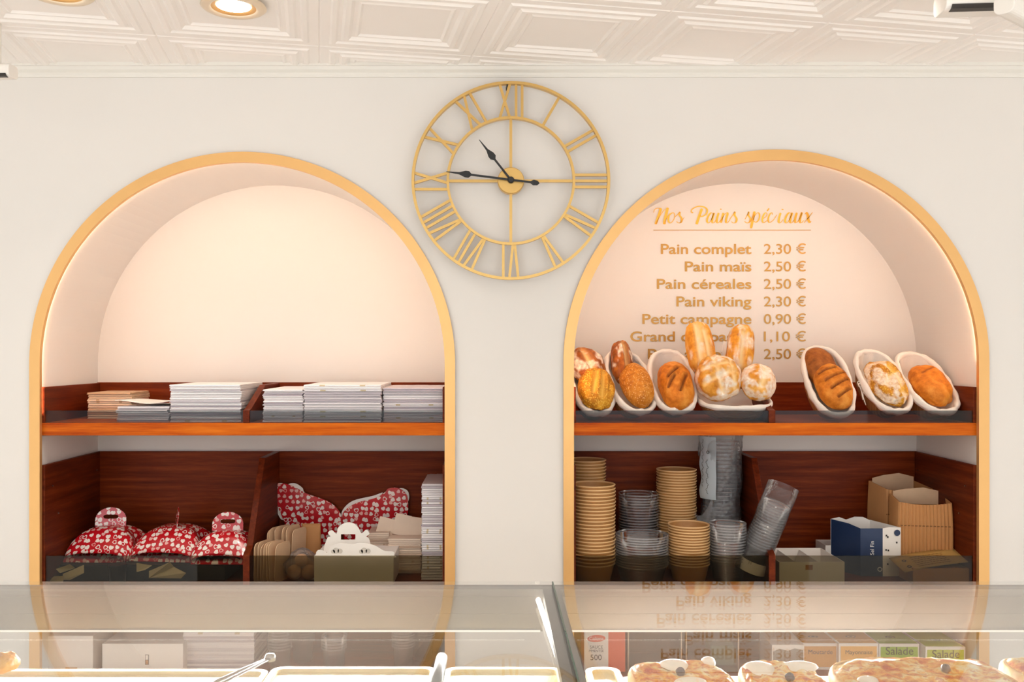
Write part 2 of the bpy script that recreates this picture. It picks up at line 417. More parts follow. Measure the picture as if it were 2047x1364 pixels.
# ------------------------------------------------------------------ room shell
ARCH = {'left': (PX(486, 3), PZ(729, 3)), 'right': (PX(1550, 3), PZ(724.5, 3))}     # centre x, springing height
RO, RI, RL, D = 0.7067, 0.6720, 0.6800, 0.447                       # trim outer/inner radius, lining radius, niche depth
NB = 0.48                                                          # niche bottom height
WX, CEIL = 3.8, 2.607
def arch_pts(cx, cz, r, zb, n=64):
    return [(cx+r, zb)]+[(cx+r*math.cos(math.pi*k/n), cz+r*math.sin(math.pi*k/n)) for k in range(n+1)]+[(cx-r, zb)]
import bmesh
def wall_back():
    bm = bmesh.new()
    def loop(pts):
        vs = [bm.verts.new((x, 0, z)) for x, z in pts]
        return [bm.edges.new((vs[i], vs[(i+1) % len(vs)])) for i in range(len(vs))], vs
    es, _ = loop([(-WX, 0), (WX, 0), (WX, CEIL), (-WX, CEIL)])
    for cx, cz in ARCH.values():
        e, vs = loop(arch_pts(cx, cz, RL, NB)); es += e
    bmesh.ops.triangle_fill(bm, use_beauty=True, edges=es)
    for f in list(bm.faces):                                        # drop any fill over the openings
        c = f.calc_center_median()
        for cx, cz in ARCH.values():
            if abs(c.x-cx) < RL and NB < c.z < cz and abs(c.x-cx) < RL or ((c.x-cx)**2+(c.z-cz)**2 < (RL*0.985)**2 and c.z > NB):
                bm.faces.remove(f); break
    me = bpy.data.meshes.new('wall_back'); bm.to_mesh(me); bm.free()
    mb = MB(); mb.v = [tuple(v.co) for v in me.vertices]; mb.f = [tuple(p.vertices) for p in me.polygons]
    for cx, cz in ARCH.values():
        pts = arch_pts(cx, cz, RL, NB); n = len(pts)
        vs = [(x, 0, z) for x, z in pts]+[(x, D, z) for x, z in pts]
        mb.add(vs, [(i, (i+1) % n, (i+1) % n+n, i+n) for i in range(n)]+[tuple(range(n, 2*n))])
    return struct(mb.build('wall_back', M_wall, fix=False))
wall_back()
struct(MB().box(-WX, WX, -7.0, D+0.1, -0.05, 0).build('floor', M_floor))
struct(MB().box(-WX-0.06, -WX, -5.0, 0.02, 0, CEIL+0.05).build('wall_left', M_wall))
struct(MB().box(WX, WX+0.06, -5.0, 0.02, 0, CEIL+0.05).build('wall_right', M_wall))

def ceiling():
    mb = MB(); T = 0.482; a = R(11.1)
    org = Vector((-0.541, -0.20)); u = Vector((math.cos(a), math.sin(a)))*T; v = Vector((-math.sin(a), math.cos(a)))*T
    rings = [(0.0, 0.004), (0.004, -0.001), (0.030, -0.001), (0.036, -0.0075), (0.048, -0.0075), (0.054, 0.0), (0.064, 0.0),
             (0.072, -0.0085), (0.086, -0.0085), (0.096, 0.003), (0.106, 0.003), (0.113, -0.002), (0.120, 0.006)]
    rings = [(d, h*0.72) for d, h in rings]
    for i in range(-10, 10):
        for j in range(-15, 4):
            o = org+u*i+v*j
            c = o+(u+v)*0.5
            if abs(c.x) > WX+0.1 or c.y > 0.6 or c.y < -5.0: continue
            vs = []
            for d, h in rings:
                k = d/T
                for p, q in ((k, k), (1-k, k), (1-k, 1-k), (k, 1-k)):
                    w2 = o+u*p+v*q; vs.append((w2.x, w2.y, CEIL+h))
            fs = []
            for r in range(len(rings)-1):
                for k in range(4):
                    fs.append((r*4+k, r*4+(k+1) % 4, r*4+4+(k+1) % 4, r*4+4+k))
            m = (len(rings)-1)*4; fs.append((m, m+1, m+2, m+3))
            mb.add(vs, fs)
    # keep tiles on the room side of the back wall
    o = mb.build('ceiling', M_ceil)
    bm = bmesh.new(); bm.from_mesh(o.data)
    for co, no in (((0, 0.0, 0), (0, 1, 0)),):
        bmesh.ops.bisect_plane(bm, geom=bm.verts[:]+bm.edges[:]+bm.faces[:], plane_co=co, plane_no=no, clear_outer=True)
    bm.to_mesh(o.data); bm.free()
    slab = [(-WX, -6.0), (WX, -6.0), (WX, 0), (-WX, 0)]
    return struct(o)
ceiling()
struct(MB().prism([(0, 2.570), (-0.006, 2.570), (-0.009, 2.576), (-0.009, 2.583), (-0.020, 2.590), (-0.027, 2.600), (-0.034, 2.600), (-0.034, 2.616), (0, 2.616)],
                  -WX, WX, 'X').build('trim_1', M_cornice))
for i, (side, (cx, cz)) in enumerate(ARCH.items()):
    mb = MB(); a = arch_pts(cx, cz, RO, NB, 96); b = arch_pts(cx, cz, RI, NB, 96); n = len(a)
    vs = [(x, y, z) for pts, y in ((a, 0.0), (a, -0.012), (b, -0.012), (b, 0.004)) for x, z in pts]
    fs = [(r*n+k, r*n+k+1, (r+1) % 4*n+k+1, (r+1) % 4*n+k) for r in range(4) for k in range(n-1)]
    fs += [tuple(r*n for r in range(4)), tuple(r*n+n-1 for r in range(3, -1, -1))]
    struct(mb.add(vs, fs).build('trim_%d' % (i+2), M_gold))

# ------------------------------------------------------------------ LED strips behind the arch trims
for side, (cx, cz) in ARCH.items():
    mb = MB(); n = 48
    # flexible strip stuck to the lining just behind the metal band, from the shelf up over the arch
    arc = [(cx-0.6785, 1.45)]+[(cx+0.6785*math.cos(math.pi-math.pi*k/n), cz+0.6785*math.sin(math.pi*k/n)) for k in range(n+1)]
    vs = []
    for k, (x, z) in enumerate(arc):
        if z <= cz and k == 0: dx, dz = 1, 0
        else:
            dx, dz = cx-x, cz-z; l = math.hypot(dx, dz) or 1; dx, dz = dx/l, dz/l
        vs += [(x, 0.0055, z), (x, 0.0085, z), (x+dx*0.002, 0.0085, z+dz*0.002), (x+dx*0.002, 0.0055, z+dz*0.002)]
    fs = [(4*k+j, 4*k+(j+1) % 4, 4*k+4+(j+1) % 4, 4*k+4+j) for k in range(len(arc)-1) for j in range(4)]
    o = mb.add(vs, fs).build('light_strip', M_warm[side])
    tag(o, 'warm glowing light strip tucked behind the gold trim of the %s arch' % side, 'light strip')

# ------------------------------------------------------------------ shelving in both niches
USH, LSH, BSH = 1.418, 0.870, 0.560                                # tops of upper / lower / bottom shelves
def shelving(side, post_px, div_r):
    cx, cz = ARCH[side]; X0, X1 = cx-0.676, cx+0.676
    t = thing('shelf_unit', 'mahogany wood shelving with glass guards built into the %s arched niche' % side, 'shelf', (cx, 0, 0))
    def part(mb, name, mat, bevel=0.0015, **k): return mb.build(name, mat, t, bevel=bevel, **k)
    B = lambda x0, x1, y0, y1, z0, z1: MB().box(x0-cx, x1-cx, y0, y1, z0, z1)
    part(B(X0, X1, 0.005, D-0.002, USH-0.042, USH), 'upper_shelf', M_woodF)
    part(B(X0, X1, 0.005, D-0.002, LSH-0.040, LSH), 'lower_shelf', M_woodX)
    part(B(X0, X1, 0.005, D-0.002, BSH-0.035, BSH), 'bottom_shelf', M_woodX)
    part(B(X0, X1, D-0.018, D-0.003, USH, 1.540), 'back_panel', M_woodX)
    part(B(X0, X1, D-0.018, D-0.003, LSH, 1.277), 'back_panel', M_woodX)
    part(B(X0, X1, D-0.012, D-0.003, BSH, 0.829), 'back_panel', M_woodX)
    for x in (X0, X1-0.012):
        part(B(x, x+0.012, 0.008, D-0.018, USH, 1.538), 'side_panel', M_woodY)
        sp = part(B(x, x+0.012, 0.008, D-0.018, LSH, 1.277), 'side_panel', M_woodY)
        for yy, zz in ((0.10, 1.10), (0.40, 1.21), (0.06, 1.20)):
            x2 = x+0.013 if x == X0 else x-0.001
            mb = MB().lathe([(0.0001, -0.001), (0.003, -0.001), (0.003, 0.001), (0.0001, 0.001)], 10, Matrix.Translation((x2-cx, yy, zz)) @ Matrix.Rotation(R(90), 4, 'Y'))
            mb.build('screw', M_steel, sp)
    # dividers with a sloping front edge
    xp = PX(post_px, 3.0)
    hi = [(0.006, LSH), (0.006, 0.976), (0.05, 1.000), (0.095, 1.077), (0.215, 1.277), (D-0.018, 1.277), (D-0.018, LSH)]
    lo = [(0.006, USH), (0.006, USH+0.042), (0.03, USH+0.046), (0.22, 1.538), (D-0.018, 1.538), (D-0.018, USH)]
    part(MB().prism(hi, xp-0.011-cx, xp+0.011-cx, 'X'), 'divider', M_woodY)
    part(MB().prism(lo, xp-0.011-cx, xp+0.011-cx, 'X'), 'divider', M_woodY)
    for a, b in ((X0+0.001, xp-0.011), (xp+0.011, X1-0.001)):
        part(B(a, b, 0.010, 0.016, USH, USH+0.041), 'glass_guard', M_smokeup, 0)
        part(B(a, b, 0.010, 0.016, LSH, 0.973), 'glass_guard', M_smoke, 0)
    return t
shelving('left', 491, 0)
shelving('right', 1545, 0)

# ------------------------------------------------------------------ lettering on the back of the right niche
Z1 = 3.0+D-0.002
pl = thing('price_list', 'gold lettered bread price list on the back wall of the right arched niche', 'lettering', P(1460, 570, Z1))
S1 = Z1/F
def wall_text(name, txt, x0, x1, base, cap_px, mat):
    me = text_mesh(name, txt, mat, w=(x1-x0)*S1, h=cap_px*S1, offset=0.006 if name == 'price' else 0.016)
    p = P(x0, base, Z1)-pl.location
    # one part per word: letters are grouped wherever the gap is as wide as a space
    ps = sorted(me.polygons, key=lambda q: min(me.vertices[i].co.x for i in q.vertices)); groups = []; end = -1e9
    for q in ps:
        xs = [me.vertices[i].co.x for i in q.vertices]
        if min(xs) > end+0.0105: groups.append([])
        groups[-1].append(q); end = max(end, max(xs))
    for gr in groups:
        idx = sorted({i for q in gr for i in q.vertices}); mp = {i: k for k, i in enumerate(idx)}
        mb = MB(); mb.v = [tuple(me.vertices[i].co) for i in idx]; mb.f = [tuple(mp[i] for i in q.vertices) for q in gr]
        link(name, mb.mesh(name, mat, fix=False), pl, loc=p, rot=(R(90), 0, 0))
    bpy.data.meshes.remove(me)
rows = [('Pain complet', 1321, '2,30 €'), ('Pain maïs', 1369, '2,50 €'), ('Pain céreales', 1313, '2,50 €'), ('Pain viking', 1352, '2,30 €'),
        ('Petit campagne', 1284, '0,90 €'), ('Grand campagne', 1260, '1,10 €'), ('Pain au levain', 1295, '2,50 €')]
for i, (a, x0, pr) in enumerate(rows):
    base = 507.5+35*i
    wall_text('bread_name', a, x0, 1502, base, 20.5, M_foil)
    wall_text('price', pr, 1527, 1611, base, 20.5, M_foil)
def ribbon(strokes, name, mat, parent, conv):
    mb = MB()
    for pts, w0, w1 in strokes:
        path = catmull([(x, y, 0) for x, y in pts], 7)
        m = len(path)
        ws = []
        for i, p in enumerate(path):
            d = (path[min(i+1, m-1)]-path[max(i-1, 0)]); d.normalize()
            down = max(0, d.y)                                     # pressing on the down stroke
            ws.append(w0+(w1-w0)*down**1.5)
        ws = [(ws[max(i-1, 0)]+ws[i]+ws[min(i+1, m-1)])/3 for i in range(m)]
        vs = []
        for i, p in enumerate(path):
            d = (path[min(i+1, m-1)]-path[max(i-1, 0)]); d.normalize()
            nrm = Vector((-d.y, d.x, 0)); tap = 0.65 if i in (0, m-1) else 1
            for s in (1, -1):
                q = p+nrm*s*ws[i]*0.5*tap; vs.append(conv(q.x, q.y))
        mb.add(vs, [(2*i, 2*i+1, 2*i+3, 2*i+2) for i in range(m-1)])
    return mb.build(name, mat, parent)
title = [([(98, 205), (108, 172), (140, 155), (176, 160), (174, 190), (150, 260), (120, 342)], 7, 32), ([(124, 338), (160, 265), (205, 195), (232, 168)], 7, 7),
         ([(262, 148), (250, 200), (226, 300), (222, 342)], 10, 32), ([(224, 330), (250, 270), (285, 215)], 6, 6),
         ([(312, 208), (278, 240), (270, 300), (292, 326), (325, 300), (345, 250), (335, 212), (312, 208)], 9, 22),
         ([(340, 262), (375, 232), (402, 200), (400, 235), (425, 275), (418, 318), (385, 326), (366, 308)], 8, 24), ([(400, 324), (430, 302), (456, 258)], 6, 6),
         ([(560, 208), (536, 196), (550, 165), (610, 135), (680, 138), (722, 170), (712, 222), (660, 252), (636, 240)], 12, 20),
         ([(662, 158), (640, 220), (612, 300), (600, 342)], 12, 32),
         ([(795, 218), (765, 210), (732, 258), (722, 306), (742, 326), (772, 290), (802, 214)], 8, 24), ([(806, 208), (786, 270), (782, 316), (802, 324), (832, 285)], 8, 26),
         ([(858, 208), (840, 270), (836, 316), (856, 324), (884, 288)], 8, 26), ([(884, 160), (882, 172)], 16, 20),
         ([(912, 208), (900, 260), (884, 326)], 10, 26), ([(890, 300), (920, 236), (952, 208), (962, 224), (944, 290), (946, 322), (966, 320), (992, 284)], 8, 25),
         ([(988, 284), (1020, 240), (1046, 198), (1044, 236), (1068, 278), (1058, 318), (1026, 326), (1008, 310)], 8, 24),
         ([(1166, 285), (1190, 240), (1210, 198), (1206, 238), (1230, 276), (1218, 316), (1186, 326), (1160, 308)], 8, 22), ([(1214, 318), (1240, 290), (1272, 220)], 6, 6),
         ([(1278, 192), (1258, 280), (1236, 390)], 12, 30), ([(1256, 300), (1290, 226), (1322, 208), (1336, 236), (1326, 288), (1296, 318), (1264, 306)], 8, 18),
         ([(1376, 276), (1412, 252), (1424, 222), (1404, 208), (1380, 240), (1368, 292), (1384, 324), (1432, 292)], 8, 20), ([(1448, 156), (1424, 188)], 12, 16),
         ([(1488, 232), (1482, 208), (1456, 224), (1438, 276), (1450, 322), (1500, 290), (1540, 230)], 8, 20),
         ([(1582, 208), (1564, 270), (1560, 316), (1580, 324), (1612, 285)], 8, 26), ([(1606, 162), (1603, 176)], 18, 22),
         ([(1706, 216), (1676, 210), (1644, 258), (1634, 306), (1654, 326), (1684, 290), (1714, 214)], 8, 26), ([(1718, 206), (1698, 270), (1694, 316), (1714, 324), (1744, 285)], 8, 28),
         ([(1772, 206), (1752, 280), (1756, 322), (1786, 308), (1816, 250), (1830, 204)], 8, 28), ([(1832, 202), (1810, 276), (1810, 320), (1830, 322), (1852, 296)], 8, 28),
         ([(1866, 226), (1884, 206), (1900, 236), (1908, 296), (1924, 322), (1938, 306)], 10, 30), ([(1956, 202), (1910, 262), (1856, 326)], 7, 8)]
def tconv(cx_, cy_):
    return P(1290+cx_/5.849, 390+cy_/5.849, Z1-0.0006)-pl.location
for i0, i1 in ((0, 6), (6, 15), (15, len(title))): ribbon(title[i0:i1], 'heading_word', M_foilb, pl, tconv)
a, b = P(1306, 460.4, Z1)-pl.location, P(1621, 460.4, Z1)-pl.location
MB().box(a.x, b.x, a.y-0.0008, a.y, a.z-0.0013, a.z+0.0013).build('underline', M_foil, pl)

# ------------------------------------------------------------------ wall clock
def clock():
    Zc = 2.972; c = P(1021, 363, Zc); k = Zc/F
    t = thing('wall_clock', 'large round openwork gold clock with roman numerals on the white wall', 'clock', c)
    def ring(r, w, h, y0, y1, name):
        MB().lathe([(r-w, y0), (r, y0), (r, y1), (r-w, y1), (r-w, y0)], 96, Matrix.Rotation(R(90), 4, 'X')).build(name, M_clock, t)
    ring(197.5*k, 5.5*k, 0, 0.0, 0.020, 'outer_ring'); ring(128*k, 5.0*k, 0, 0.0, 0.018, 'inner_ring')
    bw = 2.6*k
    def bar(mb, p, q, wdt=bw, y0=-0.012, y1=-0.002):
        p, q = Vector(p), Vector(q); d = (q-p).normalized(); n = Vector((-d.y, d.x))*wdt
        mb.prism([tuple(p+n), tuple(p-n), tuple(q-n), tuple(q+n)], y0, y1, 'Y')
    for h, s in enumerate(['I', 'II', 'III', 'IV', 'V', 'VI', 'VII', 'VIII', 'IX', 'X', 'XI', 'XII'], 1):
        a = math.pi/2-h*math.pi/6; rad = Vector((math.cos(a), math.sin(a))); tan = Vector((math.sin(a), -math.cos(a)))
        ws = {'I': 0, 'V': 18*k, 'X': 21*k}; gap = 12*k
        tot = sum(ws[x] for x in s)+gap*(len(s)-1); pos = -tot/2; mb = MB()
        for x in s:
            i0, i1 = rad*124*k, rad*194*k
            if x == 'I': bar(mb, i0+tan*pos, i1+tan*pos)
            if x == 'V':
                m = pos+ws[x]/2; bar(mb, i0+tan*(m-1.5*k), i1+tan*pos); bar(mb, i0+tan*(m+1.5*k), i1+tan*(pos+ws[x]), y0=-0.0125, y1=-0.0025)
            if x == 'X': bar(mb, i0+tan*pos, i1+tan*(pos+ws[x])); bar(mb, i0+tan*(pos+ws[x]), i1+tan*pos, y0=-0.0125, y1=-0.0025)
            pos += ws[x]+gap
        mb.build('numeral', M_clock, t)
    for ang in (0, 90, 180, 270):
        mb = MB(); d = Vector((math.cos(R(ang)), math.sin(R(ang)))); bar(mb, d*22*k, d*125*k, 2.7*k); mb.build('spoke', M_clock, t)
    MB().lathe([(0.0001, 0.020), (25*k, 0.020), (26.5*k, 0.017), (26.5*k, -0.008), (0.0001, -0.008)], 48, Matrix.Rotation(R(90), 4, 'X')).build('hub', M_clock, t)
    def hand(name, tip, tail, yo):
        tip = Vector(((tip[0]-1021)*k, -(tip[1]-362)*k)); L = tip.length; d = tip/L; n = Vector((-d.y, d.x)); s = k
        e = -tail
        o = [(e, 0), (e+4*s, 4.5*s), (e+12*s, 5.5*s), (e+18*s, 2*s)] if tail else [(0, 2*s)]
        o += [(L-50*s, 2*s), (L-45*s, 6.5*s), (L-38*s, 6.5*s), (L-26*s, 2.2*s), (L, 0.5*s)]
        pts = [d*a+n*b for a, b in o]+[d*a-n*b for a, b in reversed(o) if b > 0]
        MB().prism([tuple(p) for p in pts], yo-0.0015, yo+0.0015, 'Y').build(name, M_black, t)
    hand('hour_hand', (958, 282), 0, -0.026)
    hand('minute_hand', (893, 346), 57*k, -0.030)
    MB().lathe([(0.0001, 0.034), (5*k, 0.034), (6.5*k, 0.031), (6.5*k, 0.019), (0.0001, 0.019)], 20, Matrix.Rotation(R(90), 4, 'X')).build('centre_pin', M_black, t)
    p = P(1014, 176, 2.985)-c
    mb = MB().tube([(p.x, 0.026, p.z), (p.x, -0.004, p.z), (p.x, -0.010, p.z+0.003), (p.x, -0.011, p.z+0.008)], 0.003, 8).tube([(p.x, 0.020, p.z-0.006), (p.x, 0.012, p.z+0.004)], 0.0045, 8)
    mb.build('hanging_hook', M_black, t)
clock()

# ------------------------------------------------------------------ ceiling lamps
def downlight(x, y, label, power, tilt=0):
    t = thing('ceiling_downlight', label, 'ceiling light', (x, y, CEIL-0.004), (0, 0, 0), 'recessed round ceiling downlights')
    MB().lathe([(0.058, 0.0), (0.086, -0.002), (0.088, -0.006), (0.083, -0.010), (0.066, -0.012), (0.060, -0.008), (0.056, 0.003), (0.058, 0.0)], 48).build('bezel', M_bezel, t, smooth=True)
    MB().lathe([(0.060, -0.008), (0.050, -0.006), (0.046, 0.001), (0.0445, 0.003)], 40).build('reflector', M_gold, t, smooth=True)
    MB().lathe([(0.0001, -0.004), (0.046, -0.004)], 40).build('lamp', M_lamp, t)
    l = bpy.data.lights.new('downlight_lamp', 'SPOT'); l.energy = power; l.color = (1.0, 0.93, 0.84); l.spot_size = R(115); l.spot_blend = 0.9; l.shadow_soft_size = 0.045
    lo = bpy.data.objects.new('downlight_lamp', l); C.objects.link(lo); lo.parent = t; lo.location = (0, 0, -0.012)
    return t
p1 = P(467, 14, 1800*(CEIL-0.01-CAMZ)/(707-14)); p2 = P(118, -14, 1800*(CEIL-0.01-CAMZ)/(707+14))
downlight(p1.x, p1.y, 'recessed round ceiling downlight glowing white, above the left arch', 22)
downlight(p2.x, p2.y, 'recessed round downlight cut by the top edge, left of the glowing one', 22)
downlight(1.05, -0.72, 'added round ceiling downlight above the right arch, unseen, out of frame', 22)  # unseen lamp, added to light the scene
def track_spot(loc, rz, tilt, label, length=0.15, r=0.042):
    t = thing('track_spotlight', label, 'spotlight', loc, (0, 0, rz), 'white track spotlights')
    Mx = Matrix.Rotation(tilt, 4, 'X') @ Matrix.Rotation(R(90), 4, 'Y')
    MB().lathe([(0.0001, -length/2), (r-0.004, -length/2), (r, -length/2+0.004), (r, length/2-0.004), (r-0.003, length/2), (r-0.006, length/2-0.01), (0.0001, length/2-0.012)], 32, Mx).build('housing', M_white, t, smooth=True)
    MB().lathe([(r*0.82, length/2+0.0005), (0.0001, length/2+0.0005)], 28, Mx).build('lens', M_dark, t)
    MB().box(-0.009, 0.009, -0.005, 0.005, r-0.004, CEIL-loc[2]-0.02).build('stem', M_white, t)
    MB().box(-0.10, 0.10, -0.017, 0.017, CEIL-loc[2]-0.022, CEIL-loc[2]-0.002).build('track_adapter', M_white, t)
    return t

# tracks: white bars under the ceiling with box spotlights
def track_block(label, a, size, rz, slot, name='track_spotlight'):
    """long white fixture seen from below with a dark slot along its lower face"""
    t = thing(name, label, 'spotlight', a, (0, 0, rz), 'white track spotlights')
    sx, sy, sz = size
    MB().prism(rrect(-sy/2, sy/2, -sz/2, sz/2, min(sy, sz)*0.35), -sx/2, sx/2, 'X').build('housing', M_white, t, smooth=False, bevel=0.002)
    if slot: MB().box(-sx*0.42, sx*0.42, -sy/2-0.001, -sy*0.22, -sz/2-0.001, -sz*0.30).build('slot', M_dark, t)
    MB().box(-0.012, 0.012, -0.012, 0.012, sz/2-0.004, CEIL-a[2]-0.001).build('stem', M_white, t)
    return t
track_block('white track spotlight with a dark slot, hanging at the top right corner', P(1952, 6, 2.15), (0.17, 0.075, 0.05), R(-4), True)
track_block('slanting white track spotlight beside the slotted one at top right', P(2048, 30, 2.10), (0.22, 0.045, 0.045), R(38), False)
track_block('white track spotlight poking in at the left edge below the ceiling', P(-10, 144, 2.6), (0.11, 0.05, 0.038), R(-3), True)

# ------------------------------------------------------------------ stacks of folded cartons
def carton_mesh(name, sx, sy, th, mat, slot=True):
    """flat-folded carton: two plies joined along the front fold, rounded outer corners, a locking tab at the back"""
    mb = MB(); g = th*0.14; h = (th*0.84-g)/2
    o = [(-sx/2, -sy/2), (sx/2, -sy/2), (sx/2, sy/2-0.012), (sx/2-0.010, sy/2), (sx*0.12, sy/2), (sx*0.10, sy/2+0.008), (-sx*0.10, sy/2+0.008), (-sx*0.12, sy/2), (-sx/2+0.010, sy/2), (-sx/2, sy/2-0.012)]
    mb.prism(o, 0, h, 'Z')
    o2 = [(x*0.994, y*0.994+0.0012) for x, y in o]
    mb.prism(o2, h+g, 2*h+g, 'Z')
    mb.box(-sx/2+0.003, sx/2-0.003, -sy/2+0.002, -sy/2+0.006, h, h+g)
    return mb.mesh(name, mat)
def stack(name, where, cat, group, mesh, x, y, z, n, th, jit=0.003, rz=0, yaw=0.012, lean=0.0):
    z0 = z; out = []
    for k in range(n):
        o = link(name, mesh, loc=(x+random.uniform(-jit, jit)+lean*k, y+random.uniform(-jit, jit), z0), rot=(0, 0, rz+random.uniform(-yaw, yaw)))
        tag(o, '%s %s' % (where[0] % from_top(n-k) if '%s' in where[0] else where[0], where[1]), cat, group)
        z0 += th+0.0003; out.append(o)
    return out, z0
def px_stack(label_a, label_b, x0, x1, ytop, Zf, depth, th, mat, base=None, name='folded_carton', cat='carton', group='folded cartons', shelf=USH, jit=0.002, yaw=0.010):
    """stack whose front face stands at distance Zf between two pixel columns and reaches up to pixel row ytop"""
    xa, xb = PX(x0, Zf), PX(x1, Zf); top = PZ(ytop, Zf); z = (base if base is not None else shelf)+0.0006
    n = max(1, round((top-z)/(th+0.0003)))
    me = carton_mesh(name, xb-xa, depth, th, mat)
    return stack(name, (label_a, label_b), cat, group, me, (xa+xb)/2, Y0+Zf+depth/2, z, n, th, jit, 0, yaw)
px_stack('folded brown kraft carton %s', 'of the small brown stack at far left', 176, 263, 784, 3.20, 0.18, 0.0075, M_sheetk, group='brown cartons on the left upper shelf', jit=0.003)
px_stack('folded pale carton %s', 'of the low stack behind the left guard', 233, 337, 812, 3.06, 0.22, 0.0055, M_sheet, group='pale cartons in the low stack', jit=0.004, yaw=0.02)
s3, z3 = px_stack('folded white carton %s', 'of the wide stack left of the upper divider', 340, 482, 768, 3.05, 0.30, 0.0052, M_sheet, group='white cartons in the wide stack')
s4, z4 = px_stack('folded white carton %s', 'of the narrow stack just right of the divider', 526, 606, 780, 3.05, 0.32, 0.0052, M_sheet, group='white cartons in the narrow stack')
s5, z5 = px_stack('folded white carton %s', 'of the tallest stack on the left upper shelf', 607, 762, 769, 3.035, 0.33, 0.0052, M_sheet, group='white cartons in the tallest stack')
s6, z6 = px_stack('folded white carton %s', 'of the stack against the right trim', 766, 893, 776, 3.05, 0.30, 0.0052, M_sheet, group='white cartons in the stack by the trim')
# loose curling sheet on the low stack
zt = 0
mb = MB().grid(12, 8, lambda u, v: (PX(228, 3.05)+u*(PX(338, 3.05)-PX(228, 3.05)), 0.058+v*0.2, PZ(808, 3.06)+0.004+0.010*(math.cos(u*5.2)*0.6+0.4)*(1-v*0.5)))
o = mb.build('paper_sheet', M_paper, smooth=True); s = o.modifiers.new('thick', 'SOLIDIFY'); s.thickness = 0.0012
tag(o, 'loose curling white sheet lying on the low pale carton stack', 'paper')

# ------------------------------------------------------------------ bread baskets
def basket_shape(a, b, depth, off=0.0, e=2.5, n=48):
    """grid rows from rim to base of an oval bread basket; e is the outline exponent"""
    def fn(u, v):
        an = 2*math.pi*u; c, s = math.cos(an), math.sin(an)
        k = (abs(c)**e+abs(s)**e)**(-1/e)
        d = v
        sh = (1-0.30*d**1.4) if d < 0.85 else (1-0.30*0.85**1.4)*(1-((d-0.85)/0.15)**2*0.999)
        z = -depth*min(1, d/0.9)
        return ((a-off)*k*c*sh, (b-off)*k*s*sh, z)
    return fn
def basket(px, py, pitch, yaw, label, a=0.074, b=0.142, depth=0.082, Z=3.15, roll=0, string=False):
    c = P(px, py, Z)
    t = thing('bread_basket', label, 'basket', c, (R(pitch), R(roll), R(yaw)), 'linen lined bread baskets')
    t.rotation_mode = 'XYZ'
    MB().grid(56, 14, basket_shape(a, b, depth), True).build('wicker_body', M_wicker, t, smooth=True)
    rim = []
    fn = basket_shape(a, b, depth)
    mb = MB().grid(56, 14, lambda u, v: Vector(basket_shape(a, b, depth*0.93, 0.006)(u, v))+Vector((0, 0, 0.003))+Vector((math.cos(2*math.pi*u), math.sin(2*math.pi*u), 0))*(0.0022*math.sin(u*2*math.pi*11+v*2)*math.sin(math.pi*min(1, v*1.2))), True)
    # turned-over cloth hem around the rim
    seed = random.random()*50
    def hem(u, v):
        an = 2*math.pi*v; ph = 2*math.pi*u
        p = Vector(fn(u, 0)); nr = Vector((p.x/a/a, p.y/b/b, 0)).normalized()
        wob = 1.08+0.5*noise.noise(Vector((math.cos(ph)*4+seed, math.sin(ph)*4, 0)))
        r1, r2 = 0.0085*wob, 0.0125*wob
        return p+nr*(r1*math.cos(an)+0.001)+Vector((0, 0, r2*math.sin(an)-0.005))
    mb.grid(72, 13, hem, True)
    mb.build('cloth_liner', M_cloth, t, smooth=True)
    if string:
        mb = MB(); x = -a*0.98
        mb.tube(catmull([(x-0.006, -0.01, -0.004), (x-0.016, 0.0, -0.008), (x-0.018, -0.02, -0.012), (x-0.008, -0.025, -0.01), (x-0.014, -0.06, -0.02), (x-0.012, -0.09, -0.03)], 6), 0.0016, 6)
        mb.tube(catmull([(x-0.006, -0.012, -0.004), (x-0.020, -0.015, -0.004), (x-0.016, -0.035, -0.012), (x-0.020, -0.075, -0.02)], 6), 0.0016, 6)
        mb.build('tie_string', M_string, t, smooth=True)
    return t
